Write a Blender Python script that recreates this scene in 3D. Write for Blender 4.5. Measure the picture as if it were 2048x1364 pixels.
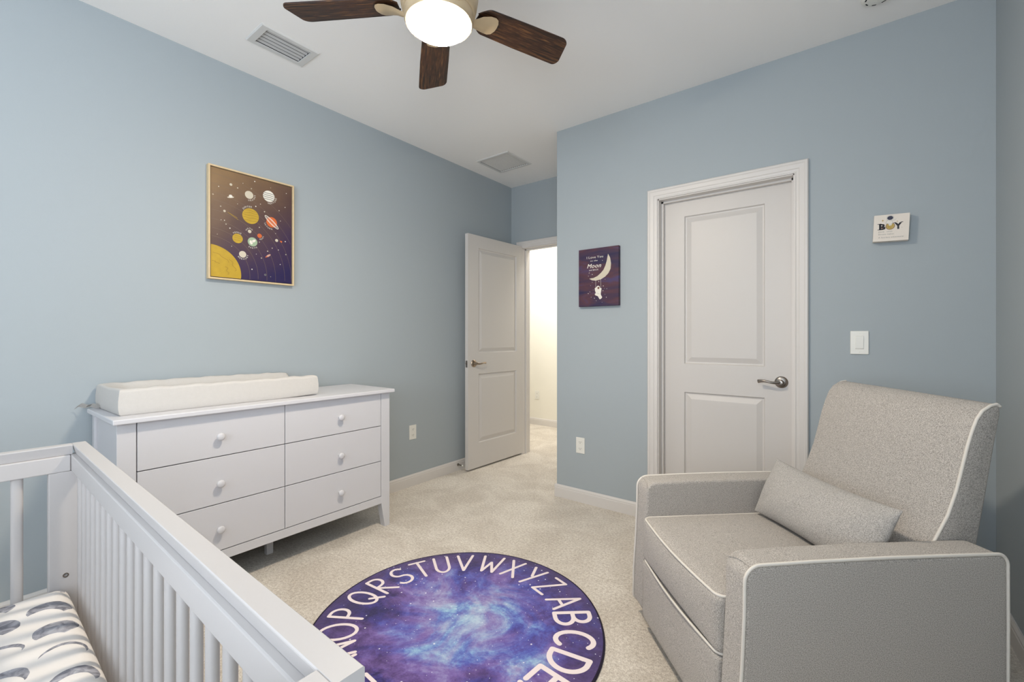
import bpy, bmesh, math, random
from mathutils import Vector, Matrix
from math import sin, cos, pi, radians, atan2, hypot, sqrt

random.seed(7)
for o in list(bpy.data.objects):
    bpy.data.objects.remove(o, do_unlink=True)
SC = bpy.context.scene
COL = SC.collection

# ------------------------------------------------------------------ camera
H = 2.743                      # ceiling height
CAMX, CAMH = 2.815, 1.2
cam_d = bpy.data.cameras.new('camera')
cam_d.sensor_width = 36
cam_d.lens = 36 * 887 / 2048
cam_d.shift_y = -9 / 2048
cam_d.clip_start = 0.02
cam = bpy.data.objects.new('camera', cam_d)
cam.location = (CAMX, 0, CAMH)
cam.rotation_euler = (pi / 2, 0, math.atan(682 / 887))
COL.objects.link(cam)
SC.camera = cam

# ------------------------------------------------------------------ world, light, exposure
SC.view_settings.view_transform = 'Standard'
SC.view_settings.look = 'None'
SC.view_settings.exposure = 0.31
SC.view_settings.gamma = 1.0
SC.view_settings.use_curve_mapping = False

W = bpy.data.worlds.new('daylight')
SC.world = W
W.use_nodes = True
bg = W.node_tree.nodes['Background']
bg.inputs[0].default_value = (0.75, 0.87, 1.0, 1)
bg.inputs[1].default_value = 1.5

def area(name, loc, rot, sx, sy, power, col, spread=180):
    l = bpy.data.lights.new(name, 'AREA')
    l.shape = 'RECTANGLE'; l.size = sx; l.size_y = sy
    l.energy = power; l.color = col
    l.spread = radians(spread)
    o = bpy.data.objects.new(name, l)
    o.location = loc; o.rotation_euler = rot
    COL.objects.link(o)
    return o

WIN = (-1.65, -0.15, 0.75, 2.35)   # the window in the right wall, out of frame beside the camera: y0, y1, z0, z1
YS = -1.90                         # inner face of the wall behind the camera
XR = 3.316                         # inner face of the right wall
area('window_daylight', (XR+0.10, (WIN[0]+WIN[1])/2, (WIN[2]+WIN[3])/2), (0, pi/2+radians(30), 0), WIN[3]-WIN[2]-.06, WIN[1]-WIN[0]-.06, 40, (0.82, 0.90, 1.0))
WIS = (1.60, 3.00, 0.75, 2.35)     # unseen window added for fill light, in the wall behind the camera: x0, x1, z0, z1
area('rear_fill_light', ((WIS[0]+WIS[1])/2, YS-0.10, (WIS[2]+WIS[3])/2), (pi/2+radians(36), 0, 0), WIS[1]-WIS[0]-.06, WIS[3]-WIS[2]-.06, 42, (0.82, 0.90, 1.0))  # fill added to brighten the closet wall and the right side
area('hallway_wall_washer', (-0.2, 4.05, H-0.25), (radians(62), 0, 0), 2.2, 0.4, 20, (0.97, 0.98, 1.0))
area('hallway_ceiling_light', (0.45, 4.2, H-0.05), (0, 0, 0), 0.6, 0.4, 13, (1.0, 0.96, 0.90))
FAN_STRENGTH = 205.0

# ------------------------------------------------------------------ helpers
def lin(r, g, b):
    f = lambda c: (c/255/12.92) if c/255 <= 0.04045 else ((c/255+0.055)/1.055)**2.4
    return (f(r), f(g), f(b), 1)

def mat(name, col, rough=0.5, metal=0.0, spec=0.5, bump=0, bscale=300, noise=0.0, nscale=8, coat=0):
    m = bpy.data.materials.new(name); m.use_nodes = True
    nt = m.node_tree; N = nt.nodes; L = nt.links
    p = N['Principled BSDF']
    p.inputs['Base Color'].default_value = col
    p.inputs['Roughness'].default_value = rough
    p.inputs['Metallic'].default_value = metal
    p.inputs['Specular IOR Level'].default_value = spec
    tc = N.new('ShaderNodeTexCoord')
    if noise:
        n = N.new('ShaderNodeTexNoise'); n.inputs['Scale'].default_value = nscale; n.inputs['Detail'].default_value = 4
        L.new(tc.outputs['Object'], n.inputs['Vector'])
        mx = N.new('ShaderNodeMix'); mx.data_type = 'RGBA'
        mx.inputs[6].default_value = tuple(c*(1-noise) for c in col[:3]) + (1,)
        mx.inputs[7].default_value = tuple(min(1, c*(1+noise)) for c in col[:3]) + (1,)
        L.new(n.outputs['Fac'], mx.inputs[0]); L.new(mx.outputs[2], p.inputs['Base Color'])
    if bump:
        n2 = N.new('ShaderNodeTexNoise'); n2.inputs['Scale'].default_value = bscale; n2.inputs['Detail'].default_value = 3
        L.new(tc.outputs['Object'], n2.inputs['Vector'])
        b = N.new('ShaderNodeBump'); b.inputs['Strength'].default_value = bump; b.inputs['Distance'].default_value = 0.002
        L.new(n2.outputs['Fac'], b.inputs['Height']); L.new(b.outputs[0], p.inputs['Normal'])
    return m

def obj(name, bm, m=None, parent=None, smooth=False, loc=None, auto=None):
    me = bpy.data.meshes.new(name)
    bmesh.ops.recalc_face_normals(bm, faces=bm.faces[:])
    bm.to_mesh(me); bm.free()
    if m is not None:
        for k in (m if isinstance(m, (list, tuple)) else [m]): me.materials.append(k)
    if smooth:
        for p in me.polygons: p.use_smooth = True
        if auto: me.set_sharp_from_angle(angle=radians(auto))
    o = bpy.data.objects.new(name, me); COL.objects.link(o)
    if parent: o.parent = parent
    if loc: o.location = loc
    return o

def thing(name, label, cat, loc=(0, 0, 0), rz=0, group=None):
    o = bpy.data.objects.new(name, None); COL.objects.link(o)
    o.empty_display_size = 0.1
    o.location = loc; o.rotation_euler = (0, 0, rz)
    o['label'] = label; o['category'] = cat
    if group: o['group'] = group
    return o

def struct(o, label=None, cat=None):
    o['kind'] = 'structure'
    if label: o['label'] = label
    if cat: o['category'] = cat
    return o

def merge(dst, src):
    me = bpy.data.meshes.new('tmp'); src.to_mesh(me); src.free()
    dst.from_mesh(me); bpy.data.meshes.remove(me)

def box(bm, x0, x1, y0, y1, z0, z1, r=0, seg=2):
    b = bmesh.new()
    bmesh.ops.create_cube(b, size=1)
    for v in b.verts:
        v.co = Vector(((x0+x1)/2 + v.co.x*(x1-x0), (y0+y1)/2 + v.co.y*(y1-y0), (z0+z1)/2 + v.co.z*(z1-z0)))
    if r:
        bmesh.ops.bevel(b, geom=b.edges[:], offset=r, segments=seg, affect='EDGES', profile=0.5)
    merge(bm, b)
    return bm

def B(*a, **k):
    return box(bmesh.new(), *a, **k)

def lathe(bm, prof, seg=32, M=None, cap=True):
    """prof: list of (radius, height) around +Z; M: placement matrix"""
    M = M or Matrix()
    rings = []
    for r, h in prof:
        if r < 1e-6:
            rings.append([bm.verts.new(M @ Vector((0, 0, h)))])
        else:
            rings.append([bm.verts.new(M @ Vector((r*cos(2*pi*i/seg), r*sin(2*pi*i/seg), h))) for i in range(seg)])
    for a, b in zip(rings, rings[1:]):
        for i in range(seg):
            j = (i+1) % seg
            if len(a) == 1 and len(b) == 1: continue
            if len(a) == 1: bm.faces.new((a[0], b[i], b[j]))
            elif len(b) == 1: bm.faces.new((a[i], a[j], b[0]))
            else: bm.faces.new((a[i], a[j], b[j], b[i]))
    if cap:
        if len(rings[0]) > 1: bm.faces.new(rings[0])
        if len(rings[-1]) > 1: bm.faces.new(rings[-1])
    return bm

def tube(bm, pts, rad, seg=10, closed=False, flat=None):
    """sweep a circle (or an ellipse rad x flat) along pts; rad may be a list"""
    pts = [Vector(p) for p in pts]; n = len(pts)
    rings = []; up = None
    for i in range(n):
        a = pts[(i-1) % n] if (closed or i > 0) else pts[i]
        c = pts[(i+1) % n] if (closed or i < n-1) else pts[i]
        t = (c-a).normalized()
        if up is None:
            up = Vector((0, 0, 1)) if abs(t.z) < 0.9 else Vector((1, 0, 0))
        s = t.cross(up).normalized(); up = s.cross(t).normalized()
        r = rad[i] if isinstance(rad, (list, tuple)) else rad
        f = (flat[i] if isinstance(flat, (list, tuple)) else flat) if flat else r
        rings.append([bm.verts.new(pts[i] + s*(r*cos(2*pi*k/seg)) + up*(f*sin(2*pi*k/seg))) for k in range(seg)])
    m = n if closed else n-1
    for i in range(m):
        a, b = rings[i], rings[(i+1) % n]
        for k in range(seg):
            j = (k+1) % seg
            bm.faces.new((a[k], a[j], b[j], b[k]))
    if not closed:
        bm.faces.new(rings[0]); bm.faces.new(rings[-1])
    return bm

def prism(bm, poly, fn, a, b, r=0):
    """extrude 2D poly between a and b; fn(u, v, w) -> xyz"""
    t = bmesh.new()
    lo = [t.verts.new(fn(u, v, a)) for u, v in poly]
    hi = [t.verts.new(fn(u, v, b)) for u, v in poly]
    n = len(poly)
    f1 = t.faces.new(lo); f2 = t.faces.new(hi)
    for i in range(n):
        j = (i+1) % n
        t.faces.new((lo[i], lo[j], hi[j], hi[i]))
    bmesh.ops.recalc_face_normals(t, faces=t.faces[:])
    if r:
        ed = list({e for f in (f1, f2) for e in f.edges})
        bmesh.ops.bevel(t, geom=ed, offset=r, segments=4, affect='EDGES', profile=0.5)
    merge(bm, t)
    return bm

def loft(bm, loops):
    rr = [[bm.verts.new(p) for p in l] for l in loops]
    n = len(loops[0])
    for a, b in zip(rr, rr[1:]):
        for i in range(n):
            j = (i+1) % n
            bm.faces.new((a[i], a[j], b[j], b[i]))
    return rr

# ------------------------------------------------------------------ flat artwork
FONT = {}
def glyph(ch):
    if ch not in FONT:
        cu = bpy.data.curves.new('g', 'FONT'); cu.body = ch; cu.size = 1; cu.resolution_u = 3
        o = bpy.data.objects.new('g', cu); COL.objects.link(o)
        me = bpy.data.meshes.new_from_object(o)
        vs = [(v.co.x, v.co.y) for v in me.vertices]; fs = [tuple(p.vertices) for p in me.polygons]
        bpy.data.objects.remove(o, do_unlink=True); bpy.data.curves.remove(cu); bpy.data.meshes.remove(me)
        w = max([v[0] for v in vs], default=0.25)
        FONT[ch] = (vs, fs, w)
    return FONT[ch]

class Art:
    """flat printed shapes on a surface; fn(a, b, layer) -> xyz"""
    def __init__(s, fn, clip=None):
        s.bm = bmesh.new(); s.fn = fn; s.mats = []; s.clip = clip
    def mi(s, m):
        if m not in s.mats: s.mats.append(m)
        return s.mats.index(m)
    def poly(s, pts, m, layer=1):
        if s.clip:
            x0, x1, y0, y1 = s.clip
            pts = [(min(max(p[0], x0), x1), min(max(p[1], y0), y1)) for p in pts]
        vs = [s.bm.verts.new(s.fn(p[0], p[1], layer)) for p in pts]
        try:
            f = s.bm.faces.new(vs); f.material_index = s.mi(m)
        except ValueError: pass
    def disc(s, x, y, r, m, layer=1, ry=None, rot=0, n=24, a0=0, a1=2*pi):
        ry = ry or r
        P = []
        for i in range(n):
            t = a0+(a1-a0)*i/(n if abs(a1-a0-2*pi) < 1e-6 else n-1)
            u, v = r*cos(t), ry*sin(t)
            P.append((x+u*cos(rot)-v*sin(rot), y+u*sin(rot)+v*cos(rot)))
        s.poly(P, m, layer)
    def stroke(s, pts, w, m, layer=1, close=False, cap=True):
        pts = [Vector(p[:2]) for p in pts]
        if close: pts = pts+[pts[0]]
        L = [];R = []
        n = len(pts)
        for i, p in enumerate(pts):
            a = pts[i-1] if i > 0 else (pts[-2] if close else p)
            c = pts[i+1] if i < n-1 else (pts[1] if close else p)
            t = (c-a)
            if t.length < 1e-9: t = Vector((1, 0))
            t.normalize(); nn = Vector((-t.y, t.x))
            ww = w
            if 0 < i < n-1 or close:
                t1 = (p-a).normalized()
                d = max(0.55, abs(t1.dot(t)))
                ww = w/d
            L.append(p+nn*ww/2); R.append(p-nn*ww/2)
        for i in range(n-1):
            s.poly([L[i], L[i+1], R[i+1], R[i]], m, layer)
        if cap and not close:
            s.disc(pts[0].x, pts[0].y, w/2, m, layer+0.15, n=10); s.disc(pts[-1].x, pts[-1].y, w/2, m, layer+0.15, n=10)
    def pen(s, pts, w, m, layer=1):
        """stroke with round joints (felt pen)"""
        pts = [Vector(p[:2]) for p in pts]
        for i, (a, c) in enumerate(zip(pts, pts[1:])):
            t = c-a
            if t.length < 1e-9: continue
            t.normalize(); n_ = Vector((-t.y, t.x))*w/2
            s.poly([a+n_, c+n_, c-n_, a-n_], m, layer+.01*(i % 7))
        for i, p in enumerate(pts): s.disc(p.x, p.y, w/2, m, layer+.08+.01*(i % 5), n=12)
    def star(s, x, y, r, m, layer=1):
        s.poly([(x, y+r), (x+r*.28, y+r*.28), (x+r, y), (x+r*.28, y-r*.28), (x, y-r), (x-r*.28, y-r*.28), (x-r, y), (x-r*.28, y+r*.28)], m, layer)
    def char(s, ch, x, y, size, rot, m, layer=1, shear=0, sx=1.0):
        vs, fs, w = glyph(ch)
        for f in fs:
            P = []
            for k in f:
                u, v = vs[k]; u = (u-w/2)*sx+v*shear
                u *= size; v *= size
                P.append((x+u*cos(rot)-v*sin(rot), y+u*sin(rot)+v*cos(rot)))
            s.poly(P, m, layer)
    def text(s, t, x0, x1, y, m, size=None, layer=1, shear=0, rise=0):
        """t set between x0 and x1 on baseline y"""
        ws = [glyph(c)[2]+0.09 if c != ' ' else 0.32 for c in t]; tot = sum(ws)
        sz = size or (x1-x0)/tot
        k = (x1-x0)/tot
        x = x0
        for c, w in zip(t, ws):
            if c != ' ': s.char(c, x+w*k/2, y+rise*(x-x0), sz, atan2(rise, 1), m, layer, shear, sx=k/sz)
            x += w*k
    def arc(s, t, cx, cy, r, amid, m, size, inside=False, layer=2, step=1.0):
        """letters on an arc centred on angle amid; below a disc when inside is True"""
        ws = [glyph(c)[2]+0.14 for c in t]; tot = sum(ws)*size*step/r
        a = amid + (tot/2 if not inside else -tot/2)
        for c, w in zip(t, ws):
            da = w*size*step/r
            if not inside:
                am = a-da/2; a -= da; rot = am-pi/2; rr = r
            else:
                am = a+da/2; a += da; rot = am+pi/2; rr = r+size*0.7
            s.char(c, cx+rr*cos(am), cy+rr*sin(am), size, rot, m, layer)
    def done(s, name, parent):
        me = bpy.data.meshes.new(name); s.bm.to_mesh(me); s.bm.free()
        for k in s.mats: me.materials.append(k)
        o = bpy.data.objects.new(name, me); COL.objects.link(o); o.parent = parent
        return o

# ------------------------------------------------------------------ materials
WALL = mat('blue_grey_wall_paint', lin(167, 175, 179), rough=0.62, spec=0.35, bump=0.10, bscale=420)
CEIL = mat('ceiling_paint', lin(248, 246, 243), rough=0.9, spec=0.2, bump=0.15, bscale=200)
TRIM = mat('white_trim_paint', lin(216, 211, 206), rough=0.42, bump=0.03, bscale=60)
HALLW = mat('cream_hall_paint', lin(236, 232, 220), rough=0.8, bump=0.05)
DOORM = mat('door_paint', lin(208, 203, 198), rough=0.42, bump=0.06, bscale=90)
PLAST = mat('white_plastic', lin(232, 230, 222), rough=0.35, bump=0.02)
DARK = mat('dark_slot', lin(25, 24, 24), rough=0.9, bump=0.05)
NICK = mat('satin_nickel', lin(150, 143, 136), rough=0.28, metal=1.0, bump=0.02, bscale=500)
NICKW = mat('warm_satin_nickel', lin(168, 152, 136), rough=0.3, metal=1.0, bump=0.02, bscale=500)
WHITE = mat('white_lacquer', lin(212, 211, 214), rough=0.38, bump=0.05, bscale=150)
CRIBW = mat('crib_white_lacquer', lin(182, 178, 176), rough=0.36, bump=0.05, bscale=200)
VENTM = mat('vent_enamel', lin(214, 213, 210), rough=0.5, bump=0.03)
DUCT = mat('dim_duct_metal', lin(60, 60, 60), rough=0.6, metal=0.3, bump=0.03)
VENTG = mat('vent_louver_enamel', lin(186, 186, 186), rough=0.4, bump=0.03)
PIPE = mat('ivory_piping', lin(218, 212, 203), rough=0.8, bump=0.25, bscale=900)
PADM = mat('white_plush_cover', lin(202, 198, 193), rough=0.95, bump=0.5, bscale=260, noise=0.03, nscale=60)
BRONZE = mat('champagne_fan_metal', lin(206, 184, 150), rough=0.40, metal=0.35, bump=0.03, bscale=400)
OAK = mat('pale_wood_frame', lin(214, 190, 150), rough=0.5, noise=0.10, nscale=40, bump=0.05)
BLACKM = mat('black_plastic', lin(14, 14, 14), rough=0.5, bump=0.05)

def carpet_mat():
    m = bpy.data.materials.new('cream_carpet_pile'); m.use_nodes = True
    nt = m.node_tree; N = nt.nodes; L = nt.links; p = N['Principled BSDF']
    p.inputs['Roughness'].default_value = 1.0; p.inputs['Specular IOR Level'].default_value = 0.1
    p.inputs['Sheen Weight'].default_value = 0.25
    tc = N.new('ShaderNodeTexCoord')
    a = N.new('ShaderNodeTexNoise'); a.inputs['Scale'].default_value = 210; a.inputs['Detail'].default_value = 5; a.inputs['Roughness'].default_value = 0.75
    b = N.new('ShaderNodeTexNoise'); b.inputs['Scale'].default_value = 3.2; b.inputs['Detail'].default_value = 6; b.inputs['Roughness'].default_value = 0.62; b.inputs['Distortion'].default_value = 0.7
    for n in (a, b): L.new(tc.outputs['Object'], n.inputs['Vector'])
    c = N.new('ShaderNodeTexNoise'); c.inputs['Scale'].default_value = 75; c.inputs['Detail'].default_value = 4; c.inputs['Roughness'].default_value = 0.7
    L.new(tc.outputs['Object'], c.inputs['Vector'])
    sm = N.new('ShaderNodeMix'); sm.data_type = 'FLOAT'; sm.inputs[0].default_value = 0.42
    L.new(a.outputs['Fac'], sm.inputs[2]); L.new(c.outputs['Fac'], sm.inputs[3])
    ra = N.new('ShaderNodeValToRGB'); ra.color_ramp.elements[0].position = 0.38; ra.color_ramp.elements[1].position = 0.60
    ra.color_ramp.elements[0].color = lin(186, 172, 155); ra.color_ramp.elements[1].color = lin(255, 248, 236)
    L.new(sm.outputs[0], ra.inputs[0])
    rb = N.new('ShaderNodeValToRGB'); rb.color_ramp.elements[0].position = 0.40; rb.color_ramp.elements[1].position = 0.60
    rb.color_ramp.elements[0].color = (0.84, 0.82, 0.80, 1); rb.color_ramp.elements[1].color = (1, 1, 1, 1)
    L.new(b.outputs['Fac'], rb.inputs[0])
    mx = N.new('ShaderNodeMix'); mx.data_type = 'RGBA'; mx.blend_type = 'MULTIPLY'; mx.inputs[0].default_value = 1
    L.new(ra.outputs[0], mx.inputs[6]); L.new(rb.outputs[0], mx.inputs[7]); L.new(mx.outputs[2], p.inputs['Base Color'])
    bp = N.new('ShaderNodeBump'); bp.inputs['Strength'].default_value = 0.9; bp.inputs['Distance'].default_value = 0.006
    L.new(sm.outputs[0], bp.inputs['Height']); L.new(bp.outputs[0], p.inputs['Normal'])
    return m
CARPET = carpet_mat()

def fabric_mat(name, lo, hi, scale=520, bump=0.5):
    m = bpy.data.materials.new(name); m.use_nodes = True
    nt = m.node_tree; N = nt.nodes; L = nt.links; p = N['Principled BSDF']
    p.inputs['Roughness'].default_value = 0.95; p.inputs['Specular IOR Level'].default_value = 0.15
    p.inputs['Sheen Weight'].default_value = 0.15
    tc = N.new('ShaderNodeTexCoord')
    a = N.new('ShaderNodeTexNoise'); a.inputs['Scale'].default_value = scale; a.inputs['Detail'].default_value = 6; a.inputs['Roughness'].default_value = 0.8
    L.new(tc.outputs['Object'], a.inputs['Vector'])
    r = N.new('ShaderNodeValToRGB'); r.color_ramp.elements[0].position = 0.36; r.color_ramp.elements[1].position = 0.62
    r.color_ramp.elements[0].color = lo; r.color_ramp.elements[1].color = hi
    L.new(a.outputs['Fac'], r.inputs[0]); L.new(r.outputs[0], p.inputs['Base Color'])
    w = N.new('ShaderNodeTexNoise'); w.inputs['Scale'].default_value = 7; w.inputs['Detail'].default_value = 3
    L.new(tc.outputs['Object'], w.inputs['Vector'])
    ad = N.new('ShaderNodeMath'); ad.operation = 'MULTIPLY_ADD'; ad.inputs[1].default_value = 1.5
    L.new(w.outputs['Fac'], ad.inputs[0]); L.new(a.outputs['Fac'], ad.inputs[2])
    bp = N.new('ShaderNodeBump'); bp.inputs['Strength'].default_value = bump; bp.inputs['Distance'].default_value = 0.003
    L.new(ad.outputs[0], bp.inputs['Height']); L.new(bp.outputs[0], p.inputs['Normal'])
    return m
FAB = fabric_mat('grey_heather_upholstery', lin(104, 98, 92), lin(216, 209, 201), 430)
FABP = fabric_mat('grey_pillow_linen', lin(120, 116, 112), lin(208, 203, 197), 380, 0.6)

def wood_mat():
    m = bpy.data.materials.new('dark_walnut_blade'); m.use_nodes = True
    nt = m.node_tree; N = nt.nodes; L = nt.links; p = N['Principled BSDF']
    p.inputs['Roughness'].default_value = 0.45
    tc = N.new('ShaderNodeTexCoord'); mp = N.new('ShaderNodeMapping'); mp.inputs['Scale'].default_value = (2.0, 26, 26)
    L.new(tc.outputs['Object'], mp.inputs['Vector'])
    a = N.new('ShaderNodeTexNoise'); a.inputs['Scale'].default_value = 3.2; a.inputs['Detail'].default_value = 8; a.inputs['Roughness'].default_value = 0.7; a.inputs['Distortion'].default_value = 1.2
    L.new(mp.outputs[0], a.inputs['Vector'])
    r = N.new('ShaderNodeValToRGB'); e = r.color_ramp.elements
    e[0].position = 0.40; e[0].color = lin(22, 10, 4); e[1].position = 0.66; e[1].color = lin(108, 74, 42)
    k = e.new(0.52); k.color = lin(56, 30, 15)
    L.new(a.outputs['Fac'], r.inputs[0]); L.new(r.outputs[0], p.inputs['Base Color'])
    bp = N.new('ShaderNodeBump'); bp.inputs['Strength'].default_value = 0.15; bp.inputs['Distance'].default_value = 0.001
    L.new(a.outputs['Fac'], bp.inputs['Height']); L.new(bp.outputs[0], p.inputs['Normal'])
    return m
WALNUT = wood_mat()

def glow_mat(name, col, s):
    m = bpy.data.materials.new(name); m.use_nodes = True
    p = m.node_tree.nodes['Principled BSDF']
    p.inputs['Base Color'].default_value = (0.9, 0.88, 0.84, 1)
    p.inputs['Emission Color'].default_value = col
    p.inputs['Emission Strength'].default_value = s
    return m
GLASS = glow_mat('lit_frosted_glass', (1.0, 0.87, 0.70, 1), FAN_STRENGTH)

# ------------------------------------------------------------------ the room
YC, YA, XC = 2.857, 3.65, 1.046     # closet wall, entry alcove wall, right wall, alcove corner
YH = 5.0                                        # far wall of the hallway
T = 0.12
HX0, HX1 = -1.9, 2.4                            # hallway extent

fl = struct(obj('floor', B(HX0, XR+T, YS-T, YH+T, -0.05, 0.0), CARPET))
VENTS = [(0.318, 0.514, 0.978, 1.278, 0.028, 0.036), (0.183, 0.541, 2.900, 3.247, 0.026, 0.026)]   # outer x, outer y, border x, border y
holes = [(a+e, b_-e, c+f, d-f) for a, b_, c, d, e, f in VENTS]
b = bmesh.new()
xs = sorted({HX0-T, XR+T} | {v for h in holes for v in h[:2]}); yy_ = sorted({YS-T, YH+T} | {v for h in holes for v in h[2:]})
for i in range(len(xs)-1):
    for k in range(len(yy_)-1):
        cx_, cy_ = (xs[i]+xs[i+1])/2, (yy_[k]+yy_[k+1])/2
        if any(h[0] < cx_ < h[1] and h[2] < cy_ < h[3] for h in holes): continue
        box(b, xs[i], xs[i+1], yy_[k], yy_[k+1], H, H+.1)
ce = struct(obj('ceiling', b, CEIL))
struct(obj('wall_left', B(-T, 0, YS-T, YA+T, 0, H), WALL))
b = bmesh.new()                                 # right wall with the window opening
box(b, XR, XR+T, YS-T, WIN[0], 0, H); box(b, XR, XR+T, WIN[1], YC+T, 0, H)
box(b, XR, XR+T, WIN[0], WIN[1], 0, WIN[2]); box(b, XR, XR+T, WIN[0], WIN[1], WIN[3], H)
struct(obj('wall_right', b, WALL))
b = bmesh.new()
box(b, 0, WIS[0], YS-T, YS, 0, H); box(b, WIS[1], XR, YS-T, YS, 0, H)
box(b, WIS[0], WIS[1], YS-T, YS, 0, WIS[2]); box(b, WIS[0], WIS[1], YS-T, YS, WIS[3], H)
struct(obj('wall_front', b, WALL))
DX0, DX1, DZ = 1.812, 2.562, 2.088              # closet door opening
b = bmesh.new()
box(b, XC, DX0, YC, YC+T, 0, H); box(b, DX1, XR, YC, YC+T, 0, H); box(b, DX0, DX1, YC, YC+T, DZ, H)
struct(obj('wall_back', b, WALL))
struct(obj('wall_alcove_side', B(XC, XC+T, YC+T, YA, 0, H), WALL))
EX0, EX1, EZ = 0.140, 0.965, 2.100              # bedroom door opening
b = bmesh.new()
box(b, 0, EX0, YA, YA+T-.004, 0, H); box(b, EX1, XC+T, YA, YA+T-.004, 0, H); box(b, EX0, EX1, YA, YA+T-.004, EZ, H)
struct(obj('wall_alcove_back', b, WALL))
b = bmesh.new()
box(b, HX0, EX0, YA+T-.004, YA+T+.004, 0, H); box(b, EX1, HX1, YA+T-.004, YA+T+.004, 0, H); box(b, EX0, EX1, YA+T-.004, YA+T+.004, EZ, H)
struct(obj('wall_hall_near', b, HALLW))
struct(obj('wall_hall_far', B(HX0, HX1, YH, YH+T, 0, H), HALLW))
struct(obj('wall_hall_left', B(HX0-T, HX0, YA+T, YH+T, 0, H), HALLW))
struct(obj('wall_hall_right', B(HX1, HX1+T, YA+T, YH+T, 0, H), HALLW))
struct(obj('wall_closet_inside', B(XC+T, XR+T, YC+T+.6, YC+T+.65, 0, H), HALLW))

# baseboards: profile (depth from wall, height)
BBP = [(0, 0), (0.014, 0), (0.014, 0.068), (0.012, 0.072), (0.012, 0.080), (0.005, 0.092), (0, 0.092)]
def baseboard(name, p0, p1, nrm):
    t = Vector((p1[0]-p0[0], p1[1]-p0[1], 0)); Ln = t.length; t.normalize(); n = Vector((nrm[0], nrm[1], 0))
    b = bmesh.new()
    prism(b, BBP, lambda u, v, w: Vector((p0[0], p0[1], 0)) + n*u + t*w + Vector((0, 0, v)), 0, Ln)
    return struct(obj(name, b, TRIM))
baseboard('baseboard_left', (0, YS), (0, YA), (1, 0))
baseboard('baseboard_right', (XR, YS), (XR, YC), (-1, 0))
baseboard('baseboard_front', (0.015, YS), (XR-.015, YS), (0, 1))
baseboard('baseboard_back', (XC-0.014, YC), (DX0-0.065, YC), (0, -1))
baseboard('baseboard_back_right', (DX1+0.065, YC), (XR-.015, YC), (0, -1))
baseboard('baseboard_alcove_side', (XC, YC), (XC, YA), (-1, 0))
baseboard('baseboard_hall', (HX0, YH), (HX1, YH), (0, -1))

# casings: profile across the 65 mm width (0 = inner edge)
CAS = [(0.0, 0), (0.0, 0.009), (0.006, 0.011), (0.009, 0.009), (0.020, 0.011), (0.024, 0.014), (0.045, 0.016), (0.050, 0.019), (0.060, 0.019), (0.065, 0.013), (0.065, 0)]
def casing(name, x0, x1, zt, yw, sgn, wid=1.0, depth=T, stop=None):
    b = bmesh.new()
    def ring(u, v):
        u *= wid
        return [Vector((x0-u, yw-sgn*v, 0)), Vector((x0-u, yw-sgn*v, zt+u)), Vector((x1+u, yw-sgn*v, zt+u)), Vector((x1+u, yw-sgn*v, 0))]
    R = [[b.verts.new(p) for p in ring(u, v)] for u, v in CAS]
    for a, c in zip(R, R[1:]):
        for i in range(3): b.faces.new((a[i], a[i+1], c[i+1], c[i]))
    # jamb lining
    j = 0.018
    box(b, x0, x0+j-.012, yw, yw+depth, 0, zt); box(b, x1-j+.012, x1, yw, yw+depth, 0, zt); box(b, x0, x1, yw, yw+depth, zt-.006, zt)
    if stop:
        s0, s1 = stop
        box(b, x0+.006, x0+.018, s0, s1, 0, zt-.006); box(b, x1-.018, x1-.006, s0, s1, 0, zt-.006); box(b, x0+.006, x1-.006, s0, s1, zt-.018, zt-.006)
    return struct(obj(name, b, TRIM), 'white moulded door casing and jamb', 'door frame')
casing('trim_1', DX0, DX1, DZ, YC, 1, stop=(YC+0.05, YC+0.078))
casing('trim_2', EX0, EX1, EZ, YA, 1, stop=(YA+0.045, YA+0.07))
# threshold-side casing in the hall
casing('trim_3', EX0, EX1, EZ, YA+T+.004, -1, depth=0.0001)

# window in the right wall
wf = bmesh.new()
y0, y1, z0, z1 = WIN
for a in ((y0, y1, z0, z0+.05), (y0, y1, z1-.05, z1), (y0, y0+.05, z0, z1), (y1-.05, y1, z0, z1), (y0, y1, (z0+z1)/2-.02, (z0+z1)/2+.02)):
    box(wf, XR+.03, XR+.07, a[0], a[1], a[2], a[3])
box(wf, XR-.05, XR+.001, y0-.04, y1+.04, z0-.03, z0)
struct(obj('window_1', wf, TRIM), 'white framed window in the right wall beside the camera', 'window')

wf = bmesh.new()  # frame of the added fill window
x0, x1, z0, z1 = WIS
for a in ((x0, x1, z0, z0+.05), (x0, x1, z1-.05, z1), (x0, x0+.05, z0, z1), (x1-.05, x1, z0, z1), (x0, x1, (z0+z1)/2-.02, (z0+z1)/2+.02)):
    box(wf, a[0], a[1], YS-.07, YS-.03, a[2], a[3])
box(wf, x0-.04, x1+.04, YS-.001, YS+.05, z0-.03, z0)
struct(obj('added_fill_window', wf, TRIM), 'white framed window added behind the camera for fill light', 'window')

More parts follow.
